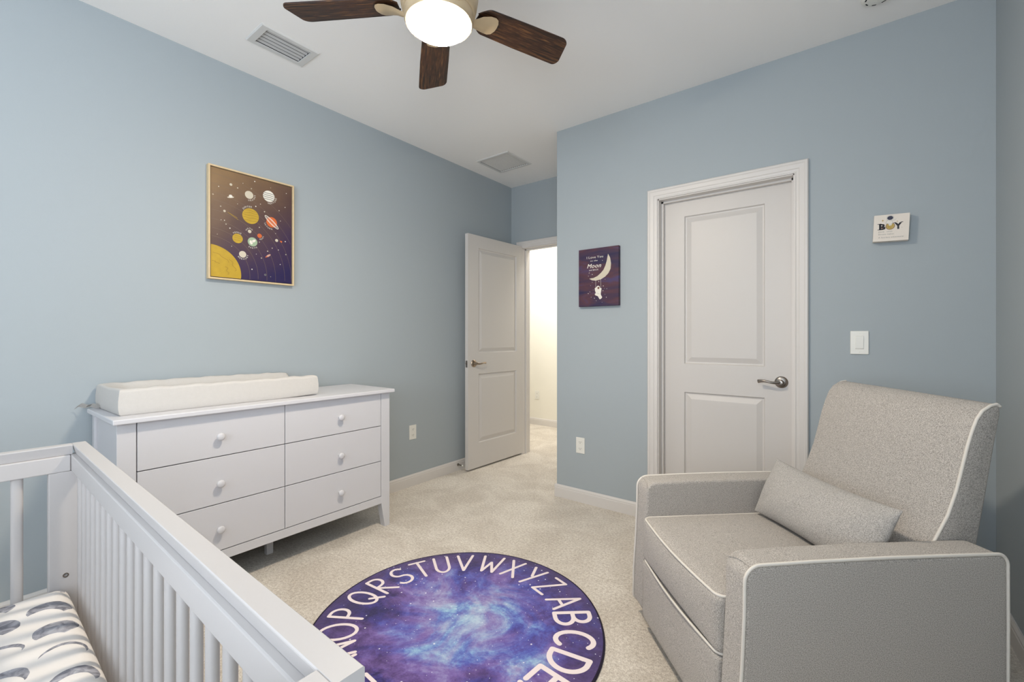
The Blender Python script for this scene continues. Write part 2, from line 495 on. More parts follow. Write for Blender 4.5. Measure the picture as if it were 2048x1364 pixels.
# ------------------------------------------------------------------ doors
def door_slab(w, h, t, panels, dz=0.0):
    """slab in local XZ, face towards -Y at y=0, back at y=t. panels: (x0,x1,z0,z1)"""
    b = bmesh.new()
    PR = [(0, 0), (0.005, 0.010), (0.013, 0.0115), (0.018, 0.010), (0.042, 0.002), (0.046, 0.0016)]
    for side in (0, 1):
        yy = (lambda d: d) if side == 0 else (lambda d: t-d)
        xs = sorted({0, w} | {p[0] for p in panels} | {p[1] for p in panels})
        zs = sorted({0, h} | {p[2] for p in panels} | {p[3] for p in panels})
        for i in range(len(xs)-1):
            for k in range(len(zs)-1):
                cx, cz = (xs[i]+xs[i+1])/2, (zs[k]+zs[k+1])/2
                if any(p[0] < cx < p[1] and p[2] < cz < p[3] for p in panels): continue
                b.faces.new([b.verts.new((x, yy(0), z)) for x, z in ((xs[i], zs[k]), (xs[i+1], zs[k]), (xs[i+1], zs[k+1]), (xs[i], zs[k+1]))])
        for p in panels:
            loops = [[(p[0]+u, yy(d), p[2]+u), (p[1]-u, yy(d), p[2]+u), (p[1]-u, yy(d), p[3]-u), (p[0]+u, yy(d), p[3]-u)] for u, d in PR]
            rr = loft(b, loops); b.faces.new(rr[-1])
    for q in (((0, 0, 0), (0, t, 0), (0, t, h), (0, 0, h)), ((w, 0, 0), (w, t, 0), (w, t, h), (w, 0, h)), ((0, 0, 0), (w, 0, 0), (w, t, 0), (0, t, 0)), ((0, 0, h), (w, 0, h), (w, t, h), (0, t, h))):
        b.faces.new([b.verts.new(v) for v in q])
    bmesh.ops.remove_doubles(b, verts=b.verts[:], dist=1e-5)
    return b

def lever(parent, x, z, y0, dirx, m, back=False):
    """round rosette and a curved lever, standing off towards -Y from y0"""
    s = 1 if back else -1
    b = bmesh.new()
    Mx = Matrix.Translation((x, y0, z)) @ Matrix.Rotation(pi/2 if s < 0 else -pi/2, 4, 'X')
    lathe(b, [(0.033, 0), (0.0335, 0.003), (0.031, 0.007), (0.024, 0.010), (0.014, 0.012), (0.0125, 0.020), (0.0125, 0.040), (0.010, 0.046), (0, 0.047)], 36, Mx)
    pts = []; r1 = []; r2 = []
    for i in range(15):
        u = i/14
        pts.append((x + dirx*(u*0.112), y0 + s*(0.040 + 0.016*sin(u*pi*0.9)), z + 0.002 + 0.004*sin(u*pi*2)*-1))
        r1.append(0.0068 if u < .85 else 0.0068*(1 - .25*(u-.85)/.15)); r2.append(0.0105 - 0.004*sin(u*pi))
    tube(b, pts, r1, 12, flat=r2)
    h = obj('lever_handle', b, m, parent, smooth=True, auto=40)
    return h

d1 = struct(thing('door_1', 'closed white two-panel closet door beside the armchair', 'door', (DX0+0.008, YC+0.080, 0.012)))
w1 = DX1-DX0-0.016
obj('door_slab', door_slab(w1, DZ-0.02, 0.035, [(0.135, w1-0.145, 0.235, 0.832), (0.135, w1-0.145, 1.013, 1.960)]), DOORM, d1)
lever(d1, w1-0.062, 0.928, 0, -1, NICK)
# open door: hinge at the left jamb; local x runs from the hinge to the latch edge
hx, hy = 0.147, 3.652
nx, ny = 0.119, 2.868
ang = atan2(ny-hy, nx-hx)
d2 = struct(thing('door_2', 'open white two-panel bedroom door standing against the left wall', 'door', (hx, hy, 0.016), ang))
w2 = hypot(nx-hx, ny-hy)
# face towards the room is local +Y after this rotation, so the slab hangs on the -Y side
sl = door_slab(w2, 2.098, 0.035, [(0.105, w2-0.135, 0.222, 0.845), (0.105, w2-0.135, 1.035, 1.985)])
bmesh.ops.translate(sl, verts=sl.verts[:], vec=(0, -0.035, 0))
obj('door_slab', sl, DOORM, d2)
lever(d2, w2-0.072, 0.942, 0.0, -1, NICKW, back=True)
b = B(w2-0.0005, w2+0.0015, -0.028, -0.007, 0.91, 0.97, 0.0008)
lathe(b, [(0.006, 0), (0.006, 0.008), (0, 0.009)], 12, Matrix.Translation((w2+.001, -.0175, .945)) @ Matrix.Rotation(pi/2, 4, 'Y'))
obj('latch_plate', b, NICK, d2)

# ------------------------------------------------------------------ ceiling and wall fixtures
def vent(name, label, x0, x1, y0, y1, bw, n, m_lou, tilt, pitch_w, zl, bwx=None):
    t = thing(name, label, 'vent', ((x0+x1)/2, (y0+y1)/2, H))
    hx_, hy_ = (x1-x0)/2, (y1-y0)/2; bwx = bwx or bw
    b = bmesh.new()
    th = 0.007
    loops = lambda ix, iy, z: [(-hx_+ix, -hy_+iy, z), (hx_-ix, -hy_+iy, z), (hx_-ix, hy_-iy, z), (-hx_+ix, hy_-iy, z)]
    loft(b, [loops(0, 0, 0), loops(0, 0, -.002), loops(.006, .006, -th), loops(bwx, bw, -th), loops(bwx, bw, 0)])
    obj('vent_frame', b, VENTM, t)
    b = bmesh.new()
    l = loft(b, [loops(bwx+.0005, bw+.0005, -.001), loops(bwx+.0005, bw+.0005, .09)]); b.faces.new(l[-1])
    obj('vent_duct', b, DUCT, t)
    W_ = 2*(hx_-bwx)
    for i in range(n):
        cx = -hx_+bwx + W_*(i+0.5)/n
        b = B(-pitch_w/2, pitch_w/2, -hy_+bw, hy_-bw, -.0006, .0006)
        bmesh.ops.rotate(b, verts=b.verts[:], cent=(0, 0, 0), matrix=Matrix.Rotation(tilt, 3, 'Y'))
        bmesh.ops.translate(b, verts=b.verts[:], vec=(cx, 0, zl))
        obj('louver', b, m_lou, t)
    return t
vent('supply_vent', 'small rectangular ceiling register with dark slots near the fan', 0.318, 0.514, 0.978, 1.278, 0.036, 5, VENTG, radians(-25), 0.0158, 0.003, bwx=0.028)
vent('return_vent', 'square white louvered ceiling grille near the bedroom door', 0.183, 0.541, 2.900, 3.247, 0.026, 14, VENTM, radians(-26), 0.0132, 0.001)

t = thing('smoke_detector', 'round white smoke detector on the ceiling above the plaque', 'smoke detector', (2.905, 2.592, H))
b = lathe(bmesh.new(), [(0.060, 0), (0.062, -.004), (0.061, -.009), (0.056, -.014), (0.048, -.017), (0.030, -.019), (0.0, -.0195)], 40)
obj('housing', b, PLAST, t, smooth=True, auto=40)
b = bmesh.new()
for k in range(8):
    a = k*pi/4+.3
    c = Vector((0.045*cos(a), 0.045*sin(a), -0.0172))
    q = bmesh.new(); box(q, -.008, .008, -.0025, .0025, -.0008, .0012)
    bmesh.ops.rotate(q, verts=q.verts[:], cent=(0, 0, 0), matrix=Matrix.Rotation(a+pi/2, 3, 'Z'))
    bmesh.ops.translate(q, verts=q.verts[:], vec=c); merge(b, q)
obj('vent_slot', b, DARK, t)

def outlet(label, loc, rz, w=0.070, h=0.115):
    """cover plate facing local -Y"""
    t = thing('wall_outlet', label, 'outlet', loc, rz)
    obj('cover_plate', B(-w/2, w/2, -.005, 0, 0, h, .002), PLAST, t)
    for z in (h*.30, h*.70):
        b = bmesh.new()
        P = []
        for k in range(24):
            a = 2*pi*k/24; P.append((0.0165*cos(a), max(-.0125, min(.0125, 0.0165*sin(a)))))
        prism(b, P, lambda u, v, q: Vector((u, q, z+v)), -.0072, -.004)
        r = obj('receptacle', b, PLAST, t)
        b = bmesh.new()
        box(b, -.0075, -.0055, -.0076, -.007, z-.002, z+.006); box(b, .0055, .0075, -.0076, -.007, z-.002, z+.006)
        lathe(b, [(.0022, 0), (.0022, .0006)], 10, Matrix.Translation((0, -.007, z-.007)) @ Matrix.Rotation(pi/2, 4, 'X'))
        obj('socket_slot', b, DARK, r)
    lathe_b = lathe(bmesh.new(), [(.003, 0), (.0028, .001), (0, .0014)], 10, Matrix.Translation((0, -.005, h/2)) @ Matrix.Rotation(pi/2, 4, 'X'))
    obj('screw', lathe_b, PLAST, t)
    return t
outlet('white duplex outlet low on the wall beside the closet door', (1.2465, YC, 0.352), 0)
outlet('white duplex outlet on the left wall beyond the dresser', (0.0, 2.346, 0.372), pi/2)
outlet('white outlet low on the hallway wall seen through the open door', (-0.595, YH, 0.345), 0)

t = thing('light_switch', 'white rocker light switch on the wall behind the armchair', 'light switch', (2.841, YC, 1.110))
obj('cover_plate', B(-.037, .037, -.006, 0, 0, .118, .0025), PLAST, t)
b = bmesh.new(); prism(b, [(-.006, .026), (-.0085, .030), (-.0105, .090), (-.006, .093)], lambda u, v, w: Vector((w, u, v)), -.0165, .0165, 0.0006)
obj('rocker', b, PLAST, t)
for z in (.012, .106): obj('screw', lathe(bmesh.new(), [(.003, 0), (.0028, .001), (0, .0014)], 10, Matrix.Translation((0, -.006, z)) @ Matrix.Rotation(pi/2, 4, 'X')), PLAST, t)

t = thing('door_stop', 'small metal spring door stop on the baseboard behind the open door', 'door stop', (0.014, 2.85, 0.055))
b = lathe(bmesh.new(), [(.012, 0), (.011, .004), (.006, .006)], 16, Matrix.Rotation(pi/2, 4, 'Y'))
sp = [(0.006+0.045*i/90, 0.0045*cos(i*.75), 0.0045*sin(i*.75)) for i in range(91)]
tube(b, sp, .0011, 5)
obj('spring', b, NICK, t)
obj('rubber_tip', lathe(bmesh.new(), [(.006, 0), (.0075, .003), (.007, .010), (0, .012)], 16, Matrix.Translation((.051, 0, 0)) @ Matrix.Rotation(pi/2, 4, 'Y')), PLAST, t, smooth=True)

# ------------------------------------------------------------------ ceiling fan
FX, FY = 1.613, 1.125
fan = thing('ceiling_fan', 'ceiling fan with dark walnut blades and a lit frosted dome', 'ceiling fan', (FX, FY, H))
b = lathe(bmesh.new(), [(0.075, 0), (0.078, -.012), (0.072, -.055), (0.045, -.075), (0.030, -.080), (0.030, -.110)], 48)
obj('canopy', b, BRONZE, fan, smooth=True, auto=35)
b = lathe(bmesh.new(), [(0.030, -.105), (0.090, -.110), (0.128, -.128), (0.143, -.160), (0.146, -.230), (0.144, -.300), (0.138, -.335), (0.134, -.352), (0.128, -.360), (0.124, -.362)], 64)
obj('motor_housing', b, BRONZE, fan, smooth=True, auto=35)
b = lathe(bmesh.new(), [(0.110, -.358), (0.124, -.360), (0.126, -.368), (0.125, -.392), (0.120, -.400), (0.1125, -.401), (0.108, -.396)], 64, cap=False)
obj('light_rim', b, BRONZE, fan, smooth=True, auto=35)
prof = [(0.1095, -.396)]
for i in range(1, 11):
    a = i/10*pi/2
    prof.append((0.1095*cos(a), -.396-0.046*sin(a)))
b = lathe(bmesh.new(), prof, 64, cap=False)
obj('glass_dome', b, GLASS, fan, smooth=True)

ZB = 2.42 - H
def blade_shape():
    """local x along the blade, y across; +y edge is the longer one"""
    P = []
    x0, x1 = 0.150, 0.577
    n = 10
    P.append((x0+.004, -0.020)); 
    for i in range(n+1):                       # root corner, -y side
        a = -pi/2*(1-i/n); P.append((x0+.05*(i/n), -0.022-.036*sin(pi/2*i/n)))
    P.append((x0+.20, -0.0635)); P.append((x1-.062, -0.0675))
    for i in range(n+1):                       # tip corner, -y side
        a = i/n*pi/2*0.9; P.append((x1-.062+.036*sin(a), -.0675+.028*(1-cos(a))))
    for i in range(n+1):
        a = i/n*pi/2; P.append((x1-.028+.022*cos(a), .036+.030*sin(a)))
    P.append((x0+.20, 0.0635))
    for i in range(n+1):
        P.append((x0+.05*(1-i/n), 0.022+.036*sin(pi/2*(1-i/n))))
    Q = []
    for p in P:
        if not Q or hypot(p[0]-Q[-1][0], p[1]-Q[-1][1]) > 0.0012: Q.append(p)
    return Q
def blade_parts(az, first=[None]):
    Rz = Matrix.Rotation(az, 4, 'Z'); tilt = Matrix.Rotation(radians(-11), 4, 'X')
    if first[0] is None:
        b = bmesh.new(); prism(b, blade_shape(), lambda u, v, w: Vector((u, v, w)), -.003, .003, .0012)
        bl = obj('fan_blade', b, WALNUT, fan)
        # bracket: a flared leaf under the blade root, narrowing to the hub
        b = bmesh.new()
        st = [(0.120, 0.016, -0.030, .010), (0.140, 0.020, -0.026, .011), (0.165, 0.032, -0.016, .010), (0.195, 0.040, -.0100, .008), (0.216, 0.041, -.0085, .0065), (0.230, 0.034, -.0075, .005), (0.238, 0.018, -.0068, .0035)]
        loops = []
        for x, hw, z, th in st:
            loops.append([Vector((x, -hw, z)), Vector((x, -hw*.5, z-th*.65)), Vector((x, 0, z-th)), Vector((x, hw*.5, z-th*.65)), Vector((x, hw, z)), Vector((x, hw*.7, z+.003)), Vector((x, -hw*.7, z+.003))])
        rr = loft(b, loops); b.faces.new(rr[0]); b.faces.new(rr[-1])
        br = obj('blade_bracket', b, BRONZE, bl, smooth=True, auto=40)
        first[0] = (bl, br)
    else:
        bl0, br0 = first[0]
        bl = bl0.copy(); COL.objects.link(bl); bl.parent = fan
        br = br0.copy(); COL.objects.link(br); br.parent = bl
    bl.matrix_local = Matrix.Translation((0, 0, ZB)) @ Rz @ tilt
    return bl
for a in (212.7, 140.2, 68.4, -3.6, -75.6):
    blade_parts(radians(a))

# ------------------------------------------------------------------ dresser
dr = thing('dresser', 'white six-drawer dresser against the left wall under the planet poster', 'dresser', (0, 0.444, 0))
dx, dy = 0.470, 1.324                     # front plane x, length along y
SI = 0.062
zt = 0.847
obj('top_board', B(0.016, 0.503, -0.018, dy+0.016, zt, zt+0.021, .004), WHITE, dr)
def stile(y0, y1, taper_side, x0, x1, name='leg'):
    b = bmesh.new()
    # outline in y,z with a taper on the inner side near the floor
    if taper_side > 0: P = [(y0, 0), (y0+.036, 0), (y1, .155), (y1, zt), (y0, zt)]
    else: P = [(y1-.036, 0), (y1, 0), (y1, zt), (y0, zt), (y0, .155)]
    prism(b, P, lambda u, v, w: Vector((w, u, v)), x0, x1, .0015)
    return obj(name, b, WHITE, dr)
stile(0, SI, 1, dx-.045, dx); stile(dy-SI, dy, -1, dx-.045, dx)
stile(0, SI*.7, 1, 0.018, 0.060); stile(dy-SI*.7, dy, -1, 0.018, 0.060)
obj('side_panel', B(0.062, dx-.047, 0.010, 0.022, 0.150, zt), WHITE, dr)
obj('side_panel', B(0.062, dx-.047, dy-.022, dy-.010, 0.150, zt), WHITE, dr)
obj('back_panel', B(0.020, 0.026, 0.045, dy-.045, 0.12, zt), WHITE, dr)
obj('bottom_rail', B(dx-.022, dx-.001, SI, dy-SI, 0.152, 0.196, .001), WHITE, dr)
obj('carcass', B(0.062, dx-.024, 0.024, dy-.024, 0.158, zt-.002), DARK, dr)
obj('center_leg', B(0.235, 0.265, 0.665, 0.700, 0, 0.158, .002), WHITE, dr)
rows = [(0.6415, 0.8435), (0.4205, 0.6375), (0.2000, 0.4165)]
yc = dy/2 + 0.005
for r_, (za, zb) in enumerate(rows):
    for c_, (ya, yb) in enumerate(((SI+.0035, yc-.0015), (yc+.0015, dy-SI-.0035))):
        d = obj('drawer', B(dx-.022, dx-.001, ya, yb, za, zb, .0018), WHITE, dr)
        ky = (0.808-0.444) if c_ == 0 else (1.420-0.444)
        kz = (0.735, 0.516, 0.303)[r_]
        kb = lathe(bmesh.new(), [(0.0085, 0), (0.0075, .004), (0.0070, .011), (0.0120, .015), (0.0165, .019), (0.0180, .0235), (0.0165, .028), (0.0110, .0315), (0, .0325)], 28,
                   Matrix.Translation((dx-.001, ky, kz)) @ Matrix.Rotation(pi/2, 4, 'Y'))
        obj('knob', kb, WHITE, d, smooth=True)

# changing pad on the dresser
pad = thing('changing_pad', 'white plush contoured changing pad lying on the dresser', 'changing pad', (0.018, 0.462, zt+0.021))
PX, PY, PH = 0.385, 0.860, 0.112
b = bmesh.new()
nxp, nyp = 44, 60
def pad_h(u, v):
    # u across (0 wall side .. 1 front), v along (0 left end .. 1 right end)
    s = abs(2*u-1)
    valley = 0.055*(1-min(1, (s/0.80))**2.6)
    k = min(1, v/0.16)
    k = k*k*(3-2*k)
    h = PH - valley*(0.02+0.98*k)
    if u < .5: h += 0.004*sin(pi*min(1, v*1.02))
    h += 0.0015*sin(v*37+u*9)+0.0012*sin(v*71+3)
    return h
G = [[None]*(nyp+1) for _ in range(nxp+1)]
def rim(t, k=0.10):   # rounded edge factor
    e = min(t, 1-t)/k
    return 1 if e >= 1 else sqrt(max(0, 1-(1-e)**2))
def warp(i, n):       # cosine-packed samples near the ends
    t = i/n
    return t if False else 0.5-0.5*cos(pi*t)
for i in range(nxp+1):
    for j in range(nyp+1):
        u, v = warp(i, nxp), warp(j, nyp)
        f = min(rim(u, .06), rim(v, .018))
        z = pad_h(u, v)*(0.88+0.12*f)
        G[i][j] = b.verts.new((u*PX, v*PY + 0.006*(u-.5), z))
for i in range(nxp):
    for j in range(nyp): b.faces.new((G[i][j], G[i+1][j], G[i+1][j+1], G[i][j+1]))
per = [G[i][0] for i in range(nxp+1)]+[G[nxp][j] for j in range(1, nyp+1)]+[G[i][nyp] for i in range(nxp-1, -1, -1)]+[G[0][j] for j in range(nyp-1, 0, -1)]
prev = per
for f, out in ((0.6, 0.004), (0.3, 0.004), (0.06, 0.0), (0.0, -0.006)):
    cur = []
    for v in per:
        c = Vector((PX/2, PY/2, 0)); d = (v.co-c); d.z = 0
        ox = out*(1 if d.x > 0 else -1)*(1 if abs(abs(d.x)-PX/2) < 1e-3 else 0); oy = out*(1 if d.y > 0 else -1)*(1 if abs(d.y) > PY/2-.004 else 0)
        zz = v.co.z*f
        lift = 0.006*max(0, (v.co.y/PY-.75)/.25)*(1-f)
        cur.append(b.verts.new((v.co.x+ox*.6, v.co.y+oy, max(0, zz)+lift)))
    n = len(per)
    for i in range(n):
        j = (i+1) % n; b.faces.new((prev[i], prev[j], cur[j], cur[i]))
    prev = cur
b.faces.new(prev)
obj('pad_cover', b, PADM, pad, smooth=True, auto=60)
b = bmesh.new()
sp = [(0.085, .004, .010), (0.070, -.012, .006), (0.055, -.026, .014), (0.040, -.042, .008), (0.024, -.060, .016), (0.012, -.074, .003)]
for (xa, ya, za), (xb, yb, zb2) in zip(sp, sp[1:]):
    b.faces.new([b.verts.new(p) for p in ((xa-.010, ya-.006, za-.002), (xa+.004, ya+.004, za+.014), (xb+.004, yb+.004, zb2+.014), (xb-.010, yb-.006, zb2-.002))])
bmesh.ops.solidify(b, geom=b.faces[:], thickness=0.0012)
tg = obj('care_tag', b, PADM, pad)
b = bmesh.new()
for k in range(3):
    (xa, ya, za), (xb, yb, zb2) = sp[2], sp[3]
    f_ = .25+.25*k
    cx_, cy_, cz_ = xa+(xb-xa)*f_, ya+(yb-ya)*f_, za+(zb2-za)*f_
    q_ = [(cx_-.006+.002, cy_-.004-.0012, cz_+.002), (cx_+.002+.002, cy_+.002-.0012, cz_+.011), (cx_+.002+.002, cy_+.0005-.0012, cz_+.011), (cx_-.006+.002, cy_-.0055-.0012, cz_+.002)]
    b.faces.new([b.verts.new(p) for p in q_])
obj('tag_print', b, DARK, tg)

# ------------------------------------------------------------------ crib
cr = thing('crib', 'white wooden baby crib with vertical slats in the near left corner', 'crib', (1.069, 0.264, 0), radians(-1.03))
CL, CW = 1.393, 0.760
capz0, capz1 = 0.873, 0.900
CAP = [(-.0235, capz0), (-.002, capz0), (0, capz0+.002), (0, capz1-.0015), (-.0015, capz1), (-.0288, capz1), (-.0300, capz1-.0012), (-.0300, capz1-.003)]
prism_cap = lambda fn, a, e: prism(bmesh.new(), CAP, fn, a, e)
obj('top_rail', prism_cap(lambda u, v, w: Vector((w, u, v)), 0, CL), CRIBW, cr)
obj('top_rail', prism_cap(lambda u, v, w: Vector((w, -CW-u, v)), 0, CL), CRIBW, cr)
obj('top_rail', prism_cap(lambda u, v, w: Vector((-u, w, v)), -CW+.0305, -.0305), CRIBW, cr)
obj('top_rail', prism_cap(lambda u, v, w: Vector((CL+u, w, v)), -CW+.0305, -.0305), CRIBW, cr)
lr0, lr1 = 0.829, 0.8725
obj('slat_rail', B(.004, CL-.004, -.0345, -.003, lr0, lr1, .0025), CRIBW, cr)
obj('slat_rail', B(.004, CL-.004, -CW+.003, -CW+.0345, lr0, lr1, .0025), CRIBW, cr)
obj('slat_rail', B(.003, .0345, -CW+.035, -.035, lr0, lr1, .0025), CRIBW, cr)
obj('slat_rail', B(CL-.0345, CL-.003, -CW+.035, -.035, lr0, lr1, .0025), CRIBW, cr)
br0, br1 = 0.220, 0.290
obj('bottom_rail', B(.004, CL-.004, -.0325, -.004, br0, br1, .002), CRIBW, cr)
obj('bottom_rail', B(.004, CL-.004, -CW+.004, -CW+.0325, br0, br1, .002), CRIBW, cr)
obj('bottom_rail', B(.004, .0325, -CW+.035, -.035, br0, br1, .002), CRIBW, cr)
obj('bottom_rail', B(CL-.0325, CL-.004, -CW+.035, -.035, br0, br1, .002), CRIBW, cr)
for px_ in (0.003, CL-.0335):
    for py_ in (-.078, -CW+.003):
        obj('leg', B(px_, px_+.0305, py_, py_+.075, 0, lr0, .002), CRIBW, cr)
def slat(x, y, along_x):
    b = bmesh.new()
    a_, c_ = (.0115, .0075)
    loops = []
    for z in (br1-.002, lr0+.002):
        L_ = []
        for k in range(14):
            t_ = 2*pi*k/14
            u = a_*(abs(cos(t_))**.75)*(1 if cos(t_) >= 0 else -1); v = c_*(abs(sin(t_))**.75)*(1 if sin(t_) >= 0 else -1)
            L_.append(Vector((x+(u if along_x else v), y+(v if along_x else u), z)))
        loops.append(L_)
    loft(b, loops)
    return obj('slat', b, CRIBW, cr, smooth=True, auto=60)
s0 = slat(0, 0, True); s0.location = (0.066, -.0185, 0)
x = 0.066+.0625
while x < CL-.06:
    for yy in (-.0185, -CW+.0185):
        c = s0.copy(); COL.objects.link(c); c.parent = cr; c.location = (x, yy, 0)
    x += .0625
c = s0.copy(); COL.objects.link(c); c.parent = cr; c.location = (0.066, -CW+.0185, 0)
e0 = slat(0, 0, False); e0.location = (.0185, -.134, 0)
y = -.134-.072
while True:
    for xx in (.0185, CL-.0185):
        c = e0.copy(); COL.objects.link(c); c.parent = cr; c.location = (xx, y, 0)
    y -= .072
    if y < -CW+.10: break
c = e0.copy(); COL.objects.link(c); c.parent = cr; c.location = (CL-.0185, -.134, 0)
b = lathe(bmesh.new(), [(.0062, 0), (.0062, .0012), (.004, .0014), (.0035, -.0005), (0, -.0005)], 20, Matrix.Translation((.0335, -.045, .545)) @ Matrix.Rotation(pi/2, 4, 'Y'))
obj('bolt', b, NICK, cr)
obj('mattress_support', B(.036, CL-.036, -CW+.04, -.04, .372, .384), CRIBW, cr)

def moon_sheet():
    m = bpy.data.materials.new('moon_print_sheet'); m.use_nodes = True
    nt = m.node_tree; N = nt.nodes; L = nt.links; p = N['Principled BSDF']
    p.inputs['Roughness'].default_value = 0.9; p.inputs['Specular IOR Level'].default_value = 0.2
    def mth(op, a, b=None, c=None):
        n = N.new('ShaderNodeMath'); n.operation = op
        for k, v in enumerate((a, b, c)):
            if v is None: continue
            if isinstance(v, (int, float)): n.inputs[k].default_value = v
            else: L.new(v, n.inputs[k])
        return n.outputs[0]
    tc = N.new('ShaderNodeTexCoord')
    sep = N.new('ShaderNodeSeparateXYZ')
    dn = N.new('ShaderNodeTexNoise'); dn.inputs['Scale'].default_value = 14; dn.inputs['Detail'].default_value = 3
    L.new(tc.outputs['Object'], dn.inputs['Vector'])
    L.new(tc.outputs['Object'], sep.inputs[0])
    wob = mth('MULTIPLY_ADD', dn.outputs['Fac'], 0.016, -0.008)
    X = mth('ADD', sep.outputs[0], wob); Y = mth('ADD', sep.outputs[1], wob)
    PXc, PYc = 0.118, 0.088
    u = mth('DIVIDE', mth('ADD', X, 0.0), PXc); v = mth('DIVIDE', mth('ADD', Y, 5*PYc+0.046), PYc)
    iv = mth('FLOOR', v); fv = mth('SUBTRACT', v, iv)
    u = mth('ADD', u, mth('MULTIPLY', iv, 0.23))
    iu = mth('FLOOR', u); fu = mth('SUBTRACT', u, iu)
    dx_ = mth('MULTIPLY', mth('SUBTRACT', fu, 0.5), PXc); dy_ = mth('MULTIPLY', mth('SUBTRACT', fv, 0.5), PYc)
    r = mth('SQRT', mth('ADD', mth('MULTIPLY', dx_, dx_), mth('MULTIPLY', dy_, dy_)))
    inside = mth('LESS_THAN', r, 0.038)
    par = mth('MODULO', mth('ADD', mth('ADD', iu, mth('MULTIPLY', iv, 3)), 60), 4)       # phase of each moon
    off = mth('MULTIPLY_ADD', par, 0.016, 0.010)
    ex = mth('SUBTRACT', dx_, off); ey = mth('ADD', dy_, mth('MULTIPLY', off, 0.35))
    r2 = mth('SQRT', mth('ADD', mth('MULTIPLY', ex, ex), mth('MULTIPLY', ey, ey)))
    cut = mth('GREATER_THAN', r2, 0.037)
    mk = mth('MULTIPLY', inside, cut)
    wn = N.new('ShaderNodeTexNoise'); wn.inputs['Scale'].default_value = 42; wn.inputs['Detail'].default_value = 6; wn.inputs['Distortion'].default_value = 1.0
    L.new(tc.outputs['Object'], wn.inputs['Vector'])
    rp = N.new('ShaderNodeValToRGB'); rp.color_ramp.elements[0].position = .35; rp.color_ramp.elements[1].position = .68
    rp.color_ramp.elements[0].color = lin(104, 104, 112); rp.color_ramp.elements[1].color = lin(168, 168, 174)
    L.new(wn.outputs['Fac'], rp.inputs[0])
    mx = N.new('ShaderNodeMix'); mx.data_type = 'RGBA'
    mx.inputs[6].default_value = lin(214, 209, 204); L.new(rp.outputs[0], mx.inputs[7]); L.new(mk, mx.inputs[0])
    L.new(mx.outputs[2], p.inputs['Base Color'])
    wv = N.new('ShaderNodeTexNoise'); wv.inputs['Scale'].default_value = 5; wv.inputs['Detail'].default_value = 3
    L.new(tc.outputs['Object'], wv.inputs['Vector'])
    bp = N.new('ShaderNodeBump'); bp.inputs['Strength'].default_value = 0.6; bp.inputs['Distance'].default_value = 0.02
    L.new(wv.outputs['Fac'], bp.inputs['Height']); L.new(bp.outputs[0], p.inputs['Normal'])
    return m
SHEET = moon_sheet()
mt = thing('crib_mattress', 'crib mattress in a white sheet printed with grey watercolour moons', 'mattress', (1.069, 0.264, 0.384), radians(-1.03))
b = bmesh.new()
mx0, mx1, my0, my1, mz = .052, CL-.045, -CW+.042, -.041, .150
nx_, ny_ = 90, 46
Gm = []
for i in range(nx_+1):
    row = []
    for j in range(ny_+1):
        u, v = warp(i, nx_), warp(j, ny_)
        x_, y_ = mx0+(mx1-mx0)*u, my0+(my1-my0)*v
        e = min((x_-mx0), (mx1-x_), (y_-my0), (my1-y_))
        R_ = .035
        z_ = mz - (0 if e >= R_ else R_-sqrt(max(0, R_*R_-(R_-e)**2)))
        dc = hypot(min(x_-mx0, .09)-.09, min(my1-y_, .09)-.09)/.09
        z_ -= .010*max(0, dc-.4)
        z_ += .0022*sin(x_*31+y_*18+2*sin(y_*9))*min(1, e/.03)+.0016*sin(x_*58-y_*33)*min(1, e/.03)
        row.append(b.verts.new((x_, y_, z_)))
    Gm.append(row)
for i in range(nx_):
    for j in range(ny_): b.faces.new((Gm[i][j], Gm[i+1][j], Gm[i+1][j+1], Gm[i][j+1]))
per = [Gm[i][0] for i in range(nx_+1)]+[Gm[nx_][j] for j in range(1, ny_+1)]+[Gm[i][ny_] for i in range(nx_-1, -1, -1)]+[Gm[0][j] for j in range(ny_-1, 0, -1)]
low = [b.verts.new((v.co.x, v.co.y, .0)) for v in per]
n = len(per)
for i in range(n): b.faces.new((per[i], per[(i+1) % n], low[(i+1) % n], low[i]))
b.faces.new(low)
obj('fitted_sheet', b, SHEET, mt, smooth=True, auto=70)

# ------------------------------------------------------------------ glider armchair (local x = depth, y = width)
ch = thing('armchair', 'grey upholstered swivel glider armchair with ivory piping', 'armchair', (2.590, 1.290, 0), radians(42.5))
CWD = 0.77
def arc_pts(cx, cz, r, a0, a1, n=8):
    return [(cx+r*cos(radians(a0+(a1-a0)*i/n)), cz+r*sin(radians(a0+(a1-a0)*i/n))) for i in range(n+1)]
ARMP = [(0.010, .055)] + arc_pts(0.020, .090, .034, 235, 185, 4) + [(-.012, .20), (-.003, .34), (.003, .47)] \
     + arc_pts(.048, .553, .044, 178, 92, 10) + [(.20, .600), (.40, .601), (.60, .599)] + arc_pts(.737, .566, .031, 88, 4, 8) + [(.769, .40), (.768, .20), (.766, .075), (.750, .055)]
def arm(y0, y1):
    b = bmesh.new()
    prism(b, ARMP, lambda u, v, w: Vector((u, w + (0.006*sin(pi*min(1, max(0, (v-.05)/.5)))*0), v)), y0, y1, 0.012)
    return obj('armrest', b, FAB, ch, smooth=True, auto=50)
a1 = arm(0, 0.100); a2 = arm(CWD-.100, CWD)
